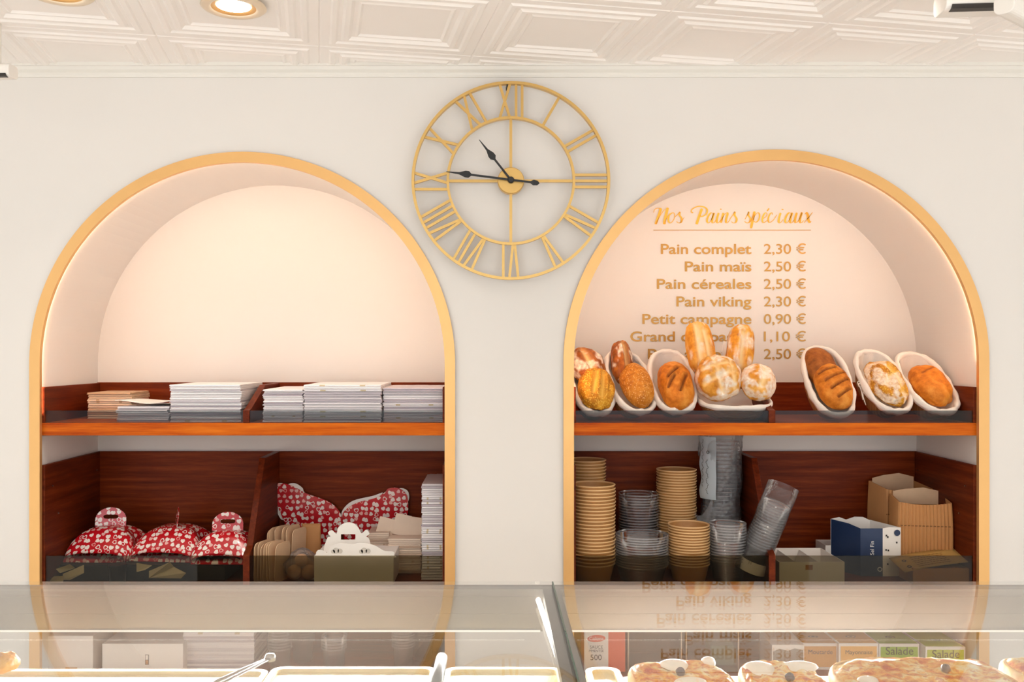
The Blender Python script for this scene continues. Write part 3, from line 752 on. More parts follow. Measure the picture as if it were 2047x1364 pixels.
def loaf_mesh(name, L, W, H, mat, slashes=(), flour=0.0, seed=0, lump=0.12, e=2.2, nu=84, nv=60, taper=0.0):
    me_v = []; cols = []; fs = []
    for j in range(nv+1):
        ph = math.pi*j/nv-math.pi/2
        for i in range(nu):
            th = 2*math.pi*i/nu
            def sg(x, p): return math.copysign(abs(x)**p, x)
            q = 2/e
            x = sg(math.cos(th), q)*sg(math.cos(ph), q); z = sg(math.sin(th), q)*sg(math.cos(ph), q); y = math.sin(ph) if e < 2.1 else sg(math.sin(ph), q)
            d = Vector((x, y, z))
            if z < 0: z *= 0.55
            tp = 1-taper*y
            p = Vector((x*W/2*tp, y*L/2, z*H*tp))
            nn = noise.noise(Vector((d.x*1.6+seed*7.1, d.y*1.6, d.z*1.6+seed)))*lump+noise.noise(Vector((d.x*4+seed, d.y*4, d.z*4)))*lump*0.35
            p *= 1+nn
            sl = 0.0
            if z > 0:
                for x0, y0, x1, y1, sw, sd in slashes:
                    A = Vector((x0*W/2, y0*L/2)); Bv = Vector((x1*W/2, y1*L/2)); ab = Bv-A; q2 = Vector((p.x, p.y))
                    tt = max(0, min(1, (q2-A).dot(ab)/ab.length_squared)); dd = (q2-(A+ab*tt)).length/sw
                    sl = max(sl, math.exp(-dd*dd))
                    p.z += (-sd*math.exp(-dd*dd)+0.55*sd*math.exp(-((dd-1.7)**2)/0.5))
            fl = max(0, min(1, (noise.noise(Vector((d.x*2.0+seed*3, d.y*2.0+4, d.z*2.0)))*0.8+noise.noise(Vector((d.x*5+seed, d.y*5, d.z*5)))*0.35-(0.42-0.5*flour))*4.5)) if flour and z > -0.1 else 0
            me_v.append(tuple(p)); cols.append((sl, fl, 0, 1))
    for j in range(nv):
        for i in range(nu): fs.append((j*nu+i, j*nu+(i+1) % nu, (j+1)*nu+(i+1) % nu, (j+1)*nu+i))
    mb = MB(); mb.v = me_v; mb.f = fs; me = mb.mesh(name, mat, True)
    at = me.color_attributes.new('crust', 'FLOAT_COLOR', 'POINT')
    at.data.foreach_set('color', [c for t in cols for c in t])
    return me
def loaf_in(bk, u, v, h, me, label, rz=0, rx=0, ry=0, name='bread_loaf'):
    """a loaf resting in a basket, given in the basket's own axes (u across, v along, h above the rim)"""
    Mb = Matrix.Translation(bk.location) @ bk.rotation_euler.to_matrix().to_4x4()
    Ml = Mb @ Matrix.Translation((u, v, h)) @ Matrix.Rotation(R(rz), 4, 'Z') @ Matrix.Rotation(R(rx), 4, 'X') @ Matrix.Rotation(R(ry), 4, 'Y')
    o = link(name, me); o.location = Ml.to_translation(); o.rotation_euler = Ml.to_euler()
    return tag(o, label, 'bread', 'special breads on the right upper shelf')
b1 = basket(1183, 764, 45, 6, 'linen lined bread basket cut by the left gold trim of the right arch', a=0.067)
b2 = basket(1260, 761, 45, 13, 'leaning linen lined basket holding a dark loaf behind a seeded loaf')
b3 = basket(1344, 760, 45, 0, 'linen lined basket with one scored loaf beside the round floury loaves')
b5 = basket(1656, 760, 50, 1, 'linen lined wicker basket with a brown loaf cut by three slashes', b=0.148)
b6 = basket(1765, 760, 45, 5, 'linen lined basket with the white floured loaf and dangling string', string=True)
b7 = basket(1853, 763, 43, 7, 'linen lined basket with a plain brown loaf at the right trim', a=0.08)
F3 = [(-0.55, -0.1, 0.35, 0.15, 0.008, 0.008), (-0.5, -0.5, 0.45, -0.25, 0.008, 0.008), (-0.35, 0.25, 0.4, 0.5, 0.007, 0.006)]
loaf_in(b1, -0.008, 0.055, 0.014, loaf_mesh('bread_loaf', 0.15, 0.12, 0.055, M_dk, [(-0.2, -0.6, -0.1, 0.7, 0.01, 0.01)], 0.9, 1), 'dark floury loaf at the back of the leftmost basket', 20, 10)
loaf_in(b1, 0.004, -0.055, 0.020, loaf_mesh('bread_loaf', 0.17, 0.125, 0.055, M_seedy, [(-0.3, -0.5, -0.05, 0.5, 0.008, 0.012), (0.15, -0.7, 0.35, 0.45, 0.008, 0.012)], 0, 2), 'yellow seeded loaf at the front of the leftmost basket', -4)
loaf_in(b2, -0.016, 0.075, 0.012, loaf_mesh('bread_loaf', 0.17, 0.075, 0.05, M_dk, [(0.1, -0.7, 0.0, 0.8, 0.007, 0.012)], 0.3, 3), 'narrow dark loaf behind the seeded one in the leaning basket', -6, 14)
loaf_in(b2, 0.006, -0.042, 0.014, loaf_mesh('bread_loaf', 0.185, 0.108, 0.06, M_grain, [], 0, 4, 0.06), 'smooth seed-crusted oval loaf in the leaning linen basket', 2)
loaf_in(b3, 0.004, -0.040, 0.012, loaf_mesh('bread_loaf', 0.205, 0.118, 0.055, M_brown, [(-0.55, 0.02, 0.15, 0.42, 0.0055, 0.010), (-0.05, -0.6, 0.5, 0.05, 0.0055, 0.012), (-0.6, -0.35, -0.2, 0.0, 0.005, 0.009)], 0, 5, 0.08), 'brown scored loaf alone in the basket left of the round loaves', 3)
loaf_in(b5, -0.012, 0.055, -0.005, loaf_mesh('bread_loaf', 0.17, 0.11, 0.045, M_rye, [], 0, 6, 0.05), 'smooth dark loaf behind the loaf with slashes', 4, 4)
loaf_in(b5, 0.002, -0.042, 0.012, loaf_mesh('bread_loaf', 0.19, 0.122, 0.05, M_brown, [(-0.75, 0.42, 0.25, 0.62, 0.0042, 0.009), (-0.6, 0.02, 0.6, 0.36, 0.0042, 0.011), (-0.45, -0.36, 0.7, 0.06, 0.0042, 0.011), (-0.2, -0.7, 0.7, -0.35, 0.0042, 0.010)], 0, 7, 0.05), 'oval brown loaf with diagonal slashes in the wicker basket', 2)
loaf_in(b6, 0.0, -0.025, 0.006, loaf_mesh('bread_loaf', 0.20, 0.118, 0.05, M_seedy, [(0.35, -0.7, 0.3, 0.5, 0.01, 0.008), (-0.5, -0.3, 0.0, 0.0, 0.008, 0.006)], 1.0, 8, 0.16), 'oval loaf dusted white with flour and flakes', 3)
loaf_in(b7, 0.002, -0.020, -0.002, loaf_mesh('bread_loaf', 0.185, 0.128, 0.05, M_brown, [(-0.5, 0.3, 0.3, 0.5, 0.004, 0.003)], 0, 9, 0.10), 'plain brown oval loaf in the last basket by the right trim', 4)
# low oblong basket with four upright breads
b4 = thing('bread_basket', 'low wide linen lined basket holding the pile of floury loaves', 'basket', P(1464, 797, 3.135), (R(14), 0, R(2)), 'linen lined bread baskets')
MB().grid(56, 12, basket_shape(0.122, 0.105, 0.055, 0, 3.2), True).build('wicker_body', M_wicker, b4, smooth=True)
fnb = basket_shape(0.122, 0.105, 0.055, 0, 3.2)
mb = MB().grid(56, 12, basket_shape(0.117, 0.100, 0.050, 0, 3.2), True)
def hem4(u, v):
    p = Vector(fnb(u, 0)); nr = Vector((p.x, p.y, 0)).normalized(); an = 2*math.pi*v
    wob = 1+0.45*noise.noise(Vector((math.cos(6.283*u)*3, math.sin(6.283*u)*3, 9)))
    return p+nr*0.007*wob*math.cos(an)+Vector((0, 0, 0.010*wob*math.sin(an)-0.003))
mb.grid(72, 13, hem4, True)
mb.build('cloth_liner', M_cloth, b4, smooth=True)
mb = MB().grid(7, 7, lambda u, v: Vector(((u-0.5)*0.07*(1-v*0.75), 0.075+0.05*v+0.01*math.sin(u*9), 0.0+0.175*v)))
o = mb.build('cloth_corner', M_cloth, b4, smooth=True); s = o.modifiers.new('thick', 'SOLIDIFY'); s.thickness = 0.003
def free_loaf(px, py, Z, me, label, rot):
    o = link('bread_loaf', me, loc=P(px, py, Z), rot=rot); return tag(o, label, 'bread', 'special breads on the right upper shelf')
free_loaf(1399, 700, 3.20, loaf_mesh('bread_loaf', 0.20, 0.094, 0.045, M_gold_b, [(-0.45, -0.7, -0.25, 0.85, 0.011, 0.010), (0.25, -0.5, 0.2, 0.6, 0.009, 0.008)], 0.55, 11, 0.07, 3.0), 'tall golden loaf standing upright at left of the pile', (R(76), R(-4), R(10)))
free_loaf(1478, 703, 3.21, loaf_mesh('bread_loaf', 0.195, 0.098, 0.05, M_gold_b, [(0.12, -0.9, -0.05, 0.6, 0.008, 0.012)], 0.9, 12, 0.08, 2.8), 'tall split loaf with a floury side, standing behind the round ones', (R(76), R(10), R(-6)))
free_loaf(1436, 757, 3.10, loaf_mesh('bread_loaf', 0.158, 0.158, 0.075, M_flour, [(-0.7, 0.15, 0.5, 0.45, 0.008, 0.008), (-0.6, -0.45, 0.6, 0.05, 0.008, 0.008), (-0.3, 0.8, 0.1, -0.8, 0.008, 0.008), (0.45, 0.7, 0.6, -0.6, 0.007, 0.006)], 1.0, 13, 0.09, 2.1), 'big round floury loaf with crossed cuts in the low basket', (R(66), 0, R(-8)))
free_loaf(1513, 766, 3.085, loaf_mesh('bread_loaf', 0.132, 0.122, 0.06, M_flour, [(-0.2, -0.5, 0.1, 0.6, 0.012, 0.008)], 1.3, 14, 0.08, 2.1), 'small round floury loaf at the right of the low basket', (R(64), R(12), R(10)))

# ------------------------------------------------------------------ kraft bowls and clear tubs
def bowl_mesh(r, h, kind):
    if kind == 'kraft':
        rb = r*0.80
        return MB().lathe([(0.0001, 0.003), (rb-0.004, 0.003), (rb-0.002, 0.0), (rb, 0.0), (r-0.0012, h-0.006), (r-0.001, h-0.0046), (r+0.0024, h-0.004), (r+0.0032, h-0.0018), (r+0.0022, h), (r-0.0004, h), (r-0.0022, h-0.003), (rb-0.0016, 0.0045), (0.0001, 0.0045)], 40)
    rb = r*0.82
    return MB().lathe([(0.0001, 0.002), (rb*0.85, 0.002), (rb, 0.0), (rb+0.001, 0.002), (r-0.003, h-0.008), (r-0.001, h-0.006), (r+0.003, h-0.004), (r+0.003, h-0.001), (r, h)], 40)
M_bowl = None
def bowl_material():
    g = N('kraft_bowl_board'); tc = g.n('ShaderNodeTexCoord'); sep = g.n('ShaderNodeSeparateXYZ'); g.l(tc.outputs['Generated'], sep.inputs[0])
    k = g.math('GREATER_THAN', sep.outputs[2], 0.93)
    nz = g.noise(60, 3, g.obj())
    body = g.mix(nz, lin('A8763F'), lin('BC8A52'))
    g.l(g.mix(k, body, lin('DDB580')), g.b.inputs['Base Color']); g.set(g.b, Roughness=0.5); return g.m
M_bowl = bowl_material()
def bowl_stack(label, where, px, Z, r, h, pitch, n, base, kind, group, name, cat, mat, nudge=0.0012):
    me = bowl_mesh(r, h, kind).mesh(name, mat, True)
    z = base+0.0005; x = PX(px, Z)
    for k in range(n):
        o = link(name, me, loc=(x+random.uniform(-nudge, nudge), Y0+Z+random.uniform(-nudge, nudge), z), rot=(0, 0, random.uniform(0, 6)))
        edgesplit(o, 50)
        tag(o, '%s %s of the %s' % (label, from_top(n-k), where), cat, group); z += pitch
    return z
bowl_stack('brown kraft bowl,', 'tall front stack against the left trim', 1186, 3.105, 0.0735, 0.062, 0.0117, 24, LSH, 'kraft', 'kraft bowls in the tall front stack', 'paper_bowl', 'bowl', M_bowl)
bowl_stack('brown kraft bowl,', 'tall back stack at far left', 1171, 3.325, 0.0715, 0.062, 0.0117, 29, LSH, 'kraft', 'kraft bowls in the far left back stack', 'paper_bowl', 'bowl', M_bowl)
bowl_stack('brown kraft bowl,', 'narrow tall stack beside the bagged cups', 1352, 3.30, 0.0700, 0.060, 0.0099, 31, LSH, 'kraft', 'kraft bowls in the narrow tall stack', 'paper_bowl', 'bowl', M_bowl)
bowl_stack('brown kraft bowl,', 'short front stack behind the guard glass', 1377, 3.115, 0.0685, 0.058, 0.0095, 15, LSH, 'kraft', 'kraft bowls in the short front stack', 'paper_bowl', 'bowl', M_bowl)
bowl_stack('clear plastic tub,', 'wide front stack between the kraft bowls', 1283, 3.115, 0.0880, 0.055, 0.0085, 13, LSH, 'clear', 'clear tubs in the wide front stack', 'plastic_tub', 'tub', M_clear)
bowl_stack('clear plastic tub,', 'taller stack behind the wide tubs', 1277, 3.295, 0.0710, 0.060, 0.0100, 22, LSH, 'clear', 'clear tubs in the taller back stack', 'plastic_tub', 'tub', M_clear)
bowl_stack('clear plastic cup,', 'upright stack in front of the bag', 1455, 3.10, 0.0600, 0.075, 0.0095, 14, LSH, 'clear', 'clear cups in the upright stack', 'plastic_cup', 'cup', M_clear)
# film bag of cups standing at the back
Zb = 3.295; bx = PX(1441, Zb)
me = bowl_mesh(0.062, 0.10, 'clear').mesh('plastic_cup', M_clear, True); zc = LSH+0.003
for k in range(27):
    o = link('plastic_cup', me, loc=(bx, Y0+Zb, zc)); zc += 0.0138
    tag(o, 'clear plastic cup, %s inside the upright film bag' % from_top(27-k), 'cup', 'clear cups inside the upright bag')
bag = thing('plastic_bag', 'crumpled clear film bag of nested cups reaching up to the shelf', 'bag', (bx, Y0+Zb, LSH))
def bagfn(u, v):
    an = 2*math.pi*u; z = 0.002+v*0.500
    r = 0.072+0.006*math.sin(v*9)+0.012*noise.noise(Vector((math.cos(an)*1.5, math.sin(an)*1.5, v*7)))+0.009*abs(noise.noise(Vector((math.cos(an)*4+3, math.sin(an)*4, v*13))))-0.004*abs(noise.noise(Vector((math.cos(an)*9, math.sin(an)*9, v*30+an))))
    if v > 0.96: r *= 1-(v-0.96)*6
    return (r*math.cos(an), r*math.sin(an), z)
MB().grid(110, 110, bagfn, True).build('film', M_bagf, bag, smooth=True)
def tail(u, v): return (-0.045-0.055*v+0.012*math.sin(u*6+v*5), -0.055-0.02*u, 0.25-0.16*u-0.05*v+0.02*math.sin(v*7))
o = MB().grid(10, 10, tail).build('film_tail', M_bagf, bag, smooth=True)
def lab(u, v):
    an = R(180+12+52*u); rr = 0.081+0.004*math.sin(v*14); return (rr*math.cos(an), rr*math.sin(an), 0.255+0.225*v)
lb = MB().grid(8, 18, lab).build('paper_label', plain('label_paper', 'B9C4CC', 0.5), bag, smooth=True)
mb = MB()
for a0, z0, z1, f in ((208, 0.30, 0.47, 260), (222, 0.275, 0.40, 190)):
    pth = []
    for q in range(46):
        z = z0+(z1-z0)*q/45; an = R(a0+2.6*math.sin(z*f)+1.4*math.sin(z*f*2.7)); pth.append((0.0866*math.cos(an), 0.0866*math.sin(an), z))
    mb.tube(pth, 0.0007, 5)
mb.lathe([(0.004, 0), (0.0058, 0), (0.0058, 0.0006), (0.004, 0.0006), (0.004, 0)], 16, Matrix.Translation((0.0866*math.cos(R(224)), 0.0866*math.sin(R(224)), 0.425)) @ Matrix.Rotation(R(224), 4, 'Z') @ Matrix.Rotation(R(90), 4, 'Y'))
mb.build('printed_marks', M_ink, lb)
# leaning wrapped sleeve of cups
A = P(1503, 1126, 3.085); Bp = P(1555, 1000, 3.05)
axis = (Bp-A).normalized(); L = (Bp-A).length+0.02
rot = Vector((0, 0, 1)).rotation_difference(axis).to_matrix().to_4x4()
Ms = Matrix.Translation(A) @ rot
me = bowl_mesh(0.047, 0.085, 'clear').mesh('plastic_cup', M_clear, True)
for k in range(17):
    o = link('plastic_cup', me); Mk = Ms @ Matrix.Translation((0, 0, -0.015+k*0.0098)); o.location = Mk.to_translation(); o.rotation_euler = Mk.to_euler()
    tag(o, 'clear plastic cup, %s in the leaning sleeve' % ordinal(17-k)+' from the open end', 'cup', 'clear cups in the leaning sleeve')
sl = thing('plastic_sleeve', 'clear film sleeve of nested cups leaning to the right', 'sleeve', A, Ms.to_euler())
def slv(u, v):
    an = 2*math.pi*u; r = 0.0535+0.003*noise.noise(Vector((math.cos(an)*2, math.sin(an)*2, v*6)))
    if v > 0.9: r *= 1+(v-0.9)*0.4*math.sin(an*2)
    if v < 0.08: r *= 0.86+v*1.75
    return (r*math.cos(an), r*math.sin(an), -0.022+v*(L+0.055))
MB().grid(48, 32, slv, True).build('film', M_sleeve, sl, smooth=True)
MB().lathe([(0.054, -0.022), (0.0555, 0.0), (0.0545, 0.018)], 40).build('paper_band', M_paper, sl, smooth=True)

# ------------------------------------------------------------------ right lower shelf: trays and cartons
def open_box(mb, x0, x1, y0, y1, z0, z1, t=0.0022):
    mb.box(x0, x1, y0, y1, z0, z0+t); mb.box(x0, x1, y0, y0+t, z0+t, z1); mb.box(x0, x1, y1-t, y1, z0+t, z1)
    mb.box(x0, x0+t, y0+t, y1-t, z0+t, z1); mb.box(x1-t, x1, y0+t, y1-t, z0+t, z1); return mb
tray = thing('divided_carton_tray', 'low open white carton tray with folded partitions beside the right divider', 'tray', (PX(1612, 3.05), 0.03, LSH))
x0, x1 = PX(1556, 3.04)-tray.location.x, PX(1686, 3.04)-tray.location.x
open_box(MB(), x0, x1, 0.0, 0.22, 0.0005, 0.078).build('carton_body', M_paper, tray)
for fx in (0.27, 0.62):
    xm = x0+(x1-x0)*fx
    MB().prism([(xm-0.022, 0.003), (xm-0.020, 0.003), (xm+0.001, 0.074), (xm+0.022, 0.003), (xm+0.020, 0.003), (xm, 0.070)], 0.01, 0.21, 'Y').build('partition', M_paper, tray)
MB().box(x0+0.088, x0+0.112, -0.0012, 0.0, 0.052, 0.068).build('tape_seal', M_kraft, tray)
tray2 = thing('carton_box', 'plain white carton standing behind the partitioned tray', 'box', (PX(1690, 3.27), 0.262, LSH))
open_box(MB(), -0.075, 0.075, 0, 0.10, 0.0005, 0.085).build('carton_body', M_paper, tray2)
# blue box of salt: navy and white faces, ragged opened top
sb = thing('salt_box', 'opened navy and white carton of fine salt on the right lower shelf', 'box', (PX(1712, 3.19), 0.155, LSH+0.0005), (0, 0, R(-6)))
hb = 0.172; xa, xb = -0.016, 0.113
def prism_face(pts, mat, name, parent, t=0.0012):
    mb = MB(); n = len(pts); vs = [Vector(p) for p in pts]; nn = (vs[1]-vs[0]).cross(vs[2]-vs[0]).normalized()*t
    mb.add(vs+[v-nn for v in vs], [tuple(range(n)), tuple(range(2*n-1, n-1, -1))]+[(i, i+n, (i+1) % n+n, (i+1) % n) for i in range(n)])
    return mb.build(name, mat, parent)
prism_face([(0, 0, 0), (0.075, 0, 0), (0.075, 0, hb-0.004), (0.0, 0, hb-0.006)], M_blue, 'front_panel', sb)
prism_face([(0.075, 0, 0), (0.14, 0.012, 0), (0.14, 0.012, hb-0.002), (0.10, 0.005, hb), (0.075, 0, hb-0.004)], M_paper, 'side_panel', sb)
prism_face([(-0.075, 0.10, 0), (0, 0, 0), (0.0, 0, hb-0.006), (-0.03, 0.04, hb+0.004), (-0.075, 0.10, hb+0.008)], M_blue, 'side_panel', sb)
prism_face([(0.14, 0.012, 0), (0.065, 0.11, 0), (0.065, 0.11, hb+0.006), (0.14, 0.012, hb-0.002)], M_paper, 'side_panel', sb)
prism_face([(0.065, 0.11, 0), (-0.075, 0.10, 0), (-0.075, 0.10, hb+0.008), (-0.045, 0.102, hb+0.015), (-0.02, 0.104, hb+0.006), (0.01, 0.105, hb+0.017), (0.04, 0.108, hb+0.016), (0.065, 0.11, hb+0.004)], M_paper, 'back_panel', sb)
MB().add([(0, 0, 0.001), (0.075, 0, 0.001), (0.14, 0.012, 0.001), (0.065, 0.11, 0.001), (-0.075, 0.10, 0.001)], [(0, 1, 2, 3, 4)]).build('base_panel', M_paper, sb)
me = text_mesh('lettering', 'Sel Fin', M_whiteink, w=0.048); link('lettering', me, sb, loc=(0.045, -0.0018, 0.075), rot=(R(90), R(-90), 0))
MB().lathe([(0.0001, 0), (0.011, 0), (0.011, 0.0006)], 20, Matrix.Translation((0.126, 0.0072, hb-0.02)) @ Matrix.Rotation(R(10), 4, 'Z') @ Matrix.Rotation(R(90), 4, 'X')).build('round_emblem', M_blue, sb)
mb = MB()
for k, (xx, zz) in enumerate(((0.085, 0.14), (0.09, 0.135), (0.122, 0.115), (0.084, 0.09), (0.092, 0.088), (0.115, 0.055), (0.09, 0.04))):
    yy = (xx-0.075)*0.012/0.065-0.0014; mb.box(xx, xx+0.005, yy-0.0006, yy, zz, zz+0.006)
mb.build('printed_marks', M_ink, sb)
mb = MB().lathe([(0.0055, 0), (0.008, 0), (0.008, 0.0006), (0.0055, 0.0006), (0.0055, 0)], 18, Matrix.Translation((0.065, -0.0014, 0.025)) @ Matrix.Rotation(R(90), 4, 'X'))
mb.build('printed_ring', M_whiteink, sb)
# nested kraft cartons with ribbed edges
def ribbed(label, cx, cy, wx, dy, h, rz, flap, name='ribbed_carton'):
    t = thing(name, label, 'carton', (cx, cy, LSH+0.0005), (0, 0, rz), 'ribbed kraft cartons')
    pts = []; n = 15
    for k in range(n):                                             # front face ribs
        x = -wx/2+wx*k/n
        pts += [(x, -dy/2+0.0022), (x+wx/n*0.45, -dy/2-0.0022), (x+wx/n*0.6, -dy/2-0.0022)]
    pts += [(wx/2, -dy/2)]
    outer = pts+[(wx/2, dy/2)]
    m = 14
    for k in range(m):
        y = dy/2-dy*k/m
        outer += [(-wx/2-0.0022, y), (-wx/2+0.0018, y-dy/m*0.5)]
    mb = MB(); N2 = len(outer)
    def hgt(x, y): return h*(1-0.035*math.sin(math.pi*(x/wx+0.5)))+0.012*(y/dy)
    rows = 6; vs = []
    for r in range(rows+1):
        f = r/rows; sw = 1+0.05*math.sin(math.pi*min(1, f*0.9))-0.02*f
        for x, y in outer: vs.append((x*sw, y*sw, hgt(x, y)*f))
    fs = [(r*N2+i, r*N2+(i+1) % N2, (r+1)*N2+(i+1) % N2, (r+1)*N2+i) for r in range(rows) for i in range(N2)]
    o = mb.add(vs, fs).build('ribbed_wall', M_kraft, t); s = o.modifiers.new('thick', 'SOLIDIFY'); s.thickness = 0.003; s.offset = -1
    MB().box(-wx/2, wx/2, -dy/2, dy/2, 0.001, 0.004).build('base_panel', M_kraft, t)
    MB().box(-wx/2-0.001, wx/2+0.001, -dy/2-0.0035, -dy/2-0.0012, h*0.66, h*0.672).build('crease_line', plain('crease', '7A5228', 0.7), t)
    MB().prism([(-wx/2+0.01, h-0.03), (wx/2-0.004, h-0.03), (wx/2-0.004, h+flap*0.6), (wx*0.15, h+flap), (-wx*0.2, h+flap*0.8), (-wx/2+0.01, h+flap*0.5)], dy/2-0.006, dy/2-0.004, 'Y').build('back_flap', M_kraftl, t)
    return t
ribbed('ribbed kraft carton at the back right corner of the lower shelf', PX(1806, 3.32), 0.345, 0.175, 0.13, 0.292, R(4), 0.035)
ribbed('ribbed kraft carton in front, bulging, with its top open', PX(1838, 3.21), 0.205, 0.175, 0.12, 0.265, R(-10), 0.03)
kb = thing('kraft_carton', 'low kraft carton behind the guard at the right trim', 'box', (PX(1874, 3.08), 0.03, LSH+0.0005))
MB().box(-0.105, 0.115, 0.005, 0.11, 0, 0.055).build('carton_body', M_kraft, kb, bevel=0.002)
lf = thing('printed_kraft_leaflet', 'printed kraft leaflet lying tilted on the low carton at right', 'leaflet', (PX(1872, 3.05), 0.03, LSH+0.060), (R(14), R(-9), R(3)))
MB().grid(12, 6, lambda u, v: (-0.118+0.236*u, 0.005+v*0.105, 0.004*math.sin(u*4)+0.0006)).build('sheet', plain('kraft_leaflet', 'BE9A58', 0.6), lf, smooth=True).modifiers.new('thick', 'SOLIDIFY').thickness = 0.001
mb = MB()
random.seed(3)
for r in range(6):
    x = -0.06
    while x < 0.05:
        wdt = random.uniform(0.004, 0.012); y = 0.018+r*0.012
        zz = 0.004*math.sin((x+0.118)/0.236*4)+0.0022
        mb.add([(x, y, zz), (x+wdt, y, zz), (x+wdt, y+0.0035, zz), (x, y+0.0035, zz)], [(0, 1, 2, 3)]); x += wdt+0.003
mb.build('printed_lines', plain('brown_ink', '7D5A28', 0.6), lf)
mb = MB()
for x, y in ((-0.085, 0.07), (-0.088, 0.03)):
    zz = 0.004*math.sin((x+0.118)/0.236*4)+0.0024
    mb.lathe([(0.004, 0), (0.0075, 0)], 16, Matrix.Translation((x, y, zz)))
mb.build('printed_rings', M_ink, lf)
random.seed(11)

# ------------------------------------------------------------------ left lower shelf: heart boxes
def heart_uv(me, sc=1.0, off=(0, 0)):
    uv = me.uv_layers.new(name='UVMap')
    for p in me.polygons:
        n = p.normal
        for li in p.loop_indices:
            c = me.vertices[me.loops[li].vertex_index].co
            if abs(n.y) > 0.45 or (abs(n.z) >= abs(n.x)): q = (c.x, c.z*1.0+(-c.y if abs(n.y) <= 0.999 else 0)*0.7)
            else: q = (c.y, c.z)
            uv.data[li].uv = (q[0]*sc+off[0], q[1]*sc+off[1])
def gift_body(Wd, Dp, H):
    nt, ns = 25, 25
    def fn(u, v):
        t = 2*v-1; a = math.pi*u
        wdt = Wd/2*(0.80+0.20*min(1, abs(t)*1.8)**1.2)*(1-0.10*max(0, abs(t)-0.75)/0.25)
        h = H*(0.26+0.74*(1-abs(t)**1.9))*(1-0.05*math.cos(t*6))
        return (math.copysign(abs(math.cos(a))**0.72, math.cos(a))*wdt, t*Dp/2-math.sin(a)*0.02*math.copysign(1, t)*abs(t), 0.002+h*math.sin(a)**0.60)
    mb = MB().grid(ns, nt, fn)
    f = [tuple(j*ns for j in range(nt))+tuple(j*ns+ns-1 for j in range(nt-1, -1, -1)), tuple(range(ns)), tuple(range(nt*ns-1, nt*ns-ns-1, -1))]
    mb.f += f
    return mb
def body_uv(me, off, ns=25, nt=25):
    co = [v.co for v in me.vertices]; uvv = [None]*len(co); acc = 0.0
    for j in range(nt):
        if j: acc += (co[j*ns+ns//2]-co[(j-1)*ns+ns//2]).length
        a = [0.0]
        for i in range(1, ns): a.append(a[-1]+(co[j*ns+i]-co[j*ns+i-1]).length)
        for i in range(ns): uvv[j*ns+i] = (off[0]-(a[i]-a[-1]/2), off[1]+acc)
    uv = me.uv_layers.new(name='UVMap')
    for p in me.polygons:
        cap = p.index > (nt-1)*(ns-1)                              # the two flat ends below the curved panels
        for li in p.loop_indices:
            vi = me.loops[li].vertex_index
            uv.data[li].uv = (off[0]+co[vi].x, off[1]+co[vi].z+0.37) if cap else uvv[vi]
def handle_mesh(wd, h):
    """rounded upright tab with an oval finger hole"""
    n = 40; out = []; inn = []
    for k in range(n):
        a = 2*math.pi*k/n; c, s = math.cos(a), math.sin(a)
        out.append((wd/2*c, h*0.34+h*0.66*s) if s >= 0 else (wd/2*math.copysign(min(1, abs(c)*1.6), c), h*0.34*(1+max(-1, s*1.9))))
        inn.append((wd*0.24*math.copysign(abs(c)**0.5, c), h*0.50+h*0.11*math.copysign(abs(s)**0.6, s)))
    vs = [(x, y, z) for y in (-0.0009, 0.0009) for pts in (out, inn) for x, z in pts]; fs = []
    for i in range(n):
        j = (i+1) % n
        fs += [(i, j, n+j, n+i), (2*n+i, 3*n+i, 3*n+j, 2*n+j), (i, 2*n+i, 2*n+j, j), (n+i, n+j, 3*n+j, 3*n+i)]
    return MB().add(vs, fs)
def gift_box(label, px, py, Z, Wd, Dp, H, yaw, hyaw, off):
    c = P(px, py, Z); c.z = LSH+0.056
    t = thing('gift_box', label, 'box', c, (0, 0, R(yaw)), 'red gift boxes with hearts')
    me = gift_body(Wd, Dp, H).mesh('body', M_heart, True, fix=False); body_uv(me, off); link('body', me, t)
    me = handle_mesh(0.108, 0.066).mesh('handle', M_heart); heart_uv(me, 1, off); link('handle', me, t, loc=(0, 0, H*0.93), rot=(R(-8), 0, R(hyaw)))
    return t
gift_box('red heart printed gift box at the left end, handle facing front', 221, 1120, 3.235, 0.236, 0.255, 0.112, -3, 8, (0, 0))
gift_box('red heart printed gift box in the middle, handle turned edge-on', 352, 1120, 3.245, 0.245, 0.255, 0.112, -6, -62, (0.31, 0.12))
gift_box('red heart printed gift box at right touching the divider', 455, 1122, 3.185, 0.208, 0.21, 0.104, -2, 6, (0.17, 0.4))
bt = thing('black_tray', 'low black tray under the three heart printed gift boxes', 'tray', (PX(290, 3.2), 0.0, LSH+0.0005))
MB().box(-1.490-bt.location.x, PX(470, 3.2)-bt.location.x, 0.085, 0.385, 0, 0.052).build('tray_body', M_blackp, bt, bevel=0.003)
MB().box(-1.486-bt.location.x, PX(466, 3.2)-bt.location.x, 0.089, 0.381, 0.0515, 0.0545).build('tray_top', M_blackp, bt)
def scrap(label, pts, fold, y, name='folded_paper'):
    """piece of creased cream paper leaning in the gap behind the guard glass"""
    c = P(pts[0][0], pts[0][1], 3.0+y); vs = [P(a, b, 3.0+y+0.02*(1 if i in fold else 0))-c for i, (a, b) in enumerate(pts)]
    zmin = min(v.z+c.z for v in vs)
    mb = MB().add(vs, [(0, 1, 2, 3)]+([(0, 3, 4, 5)] if len(vs) == 6 else [(0, 3, 4)] if len(vs) == 5 else []))
    o = mb.build(name, plain('cream_paper', 'D9CCA4', 0.6), loc=c, fix=False); s = o.modifiers.new('thick', 'SOLIDIFY'); s.thickness = 0.0012
    return tag(o, label, 'paper', 'paper scraps under the gift boxes')
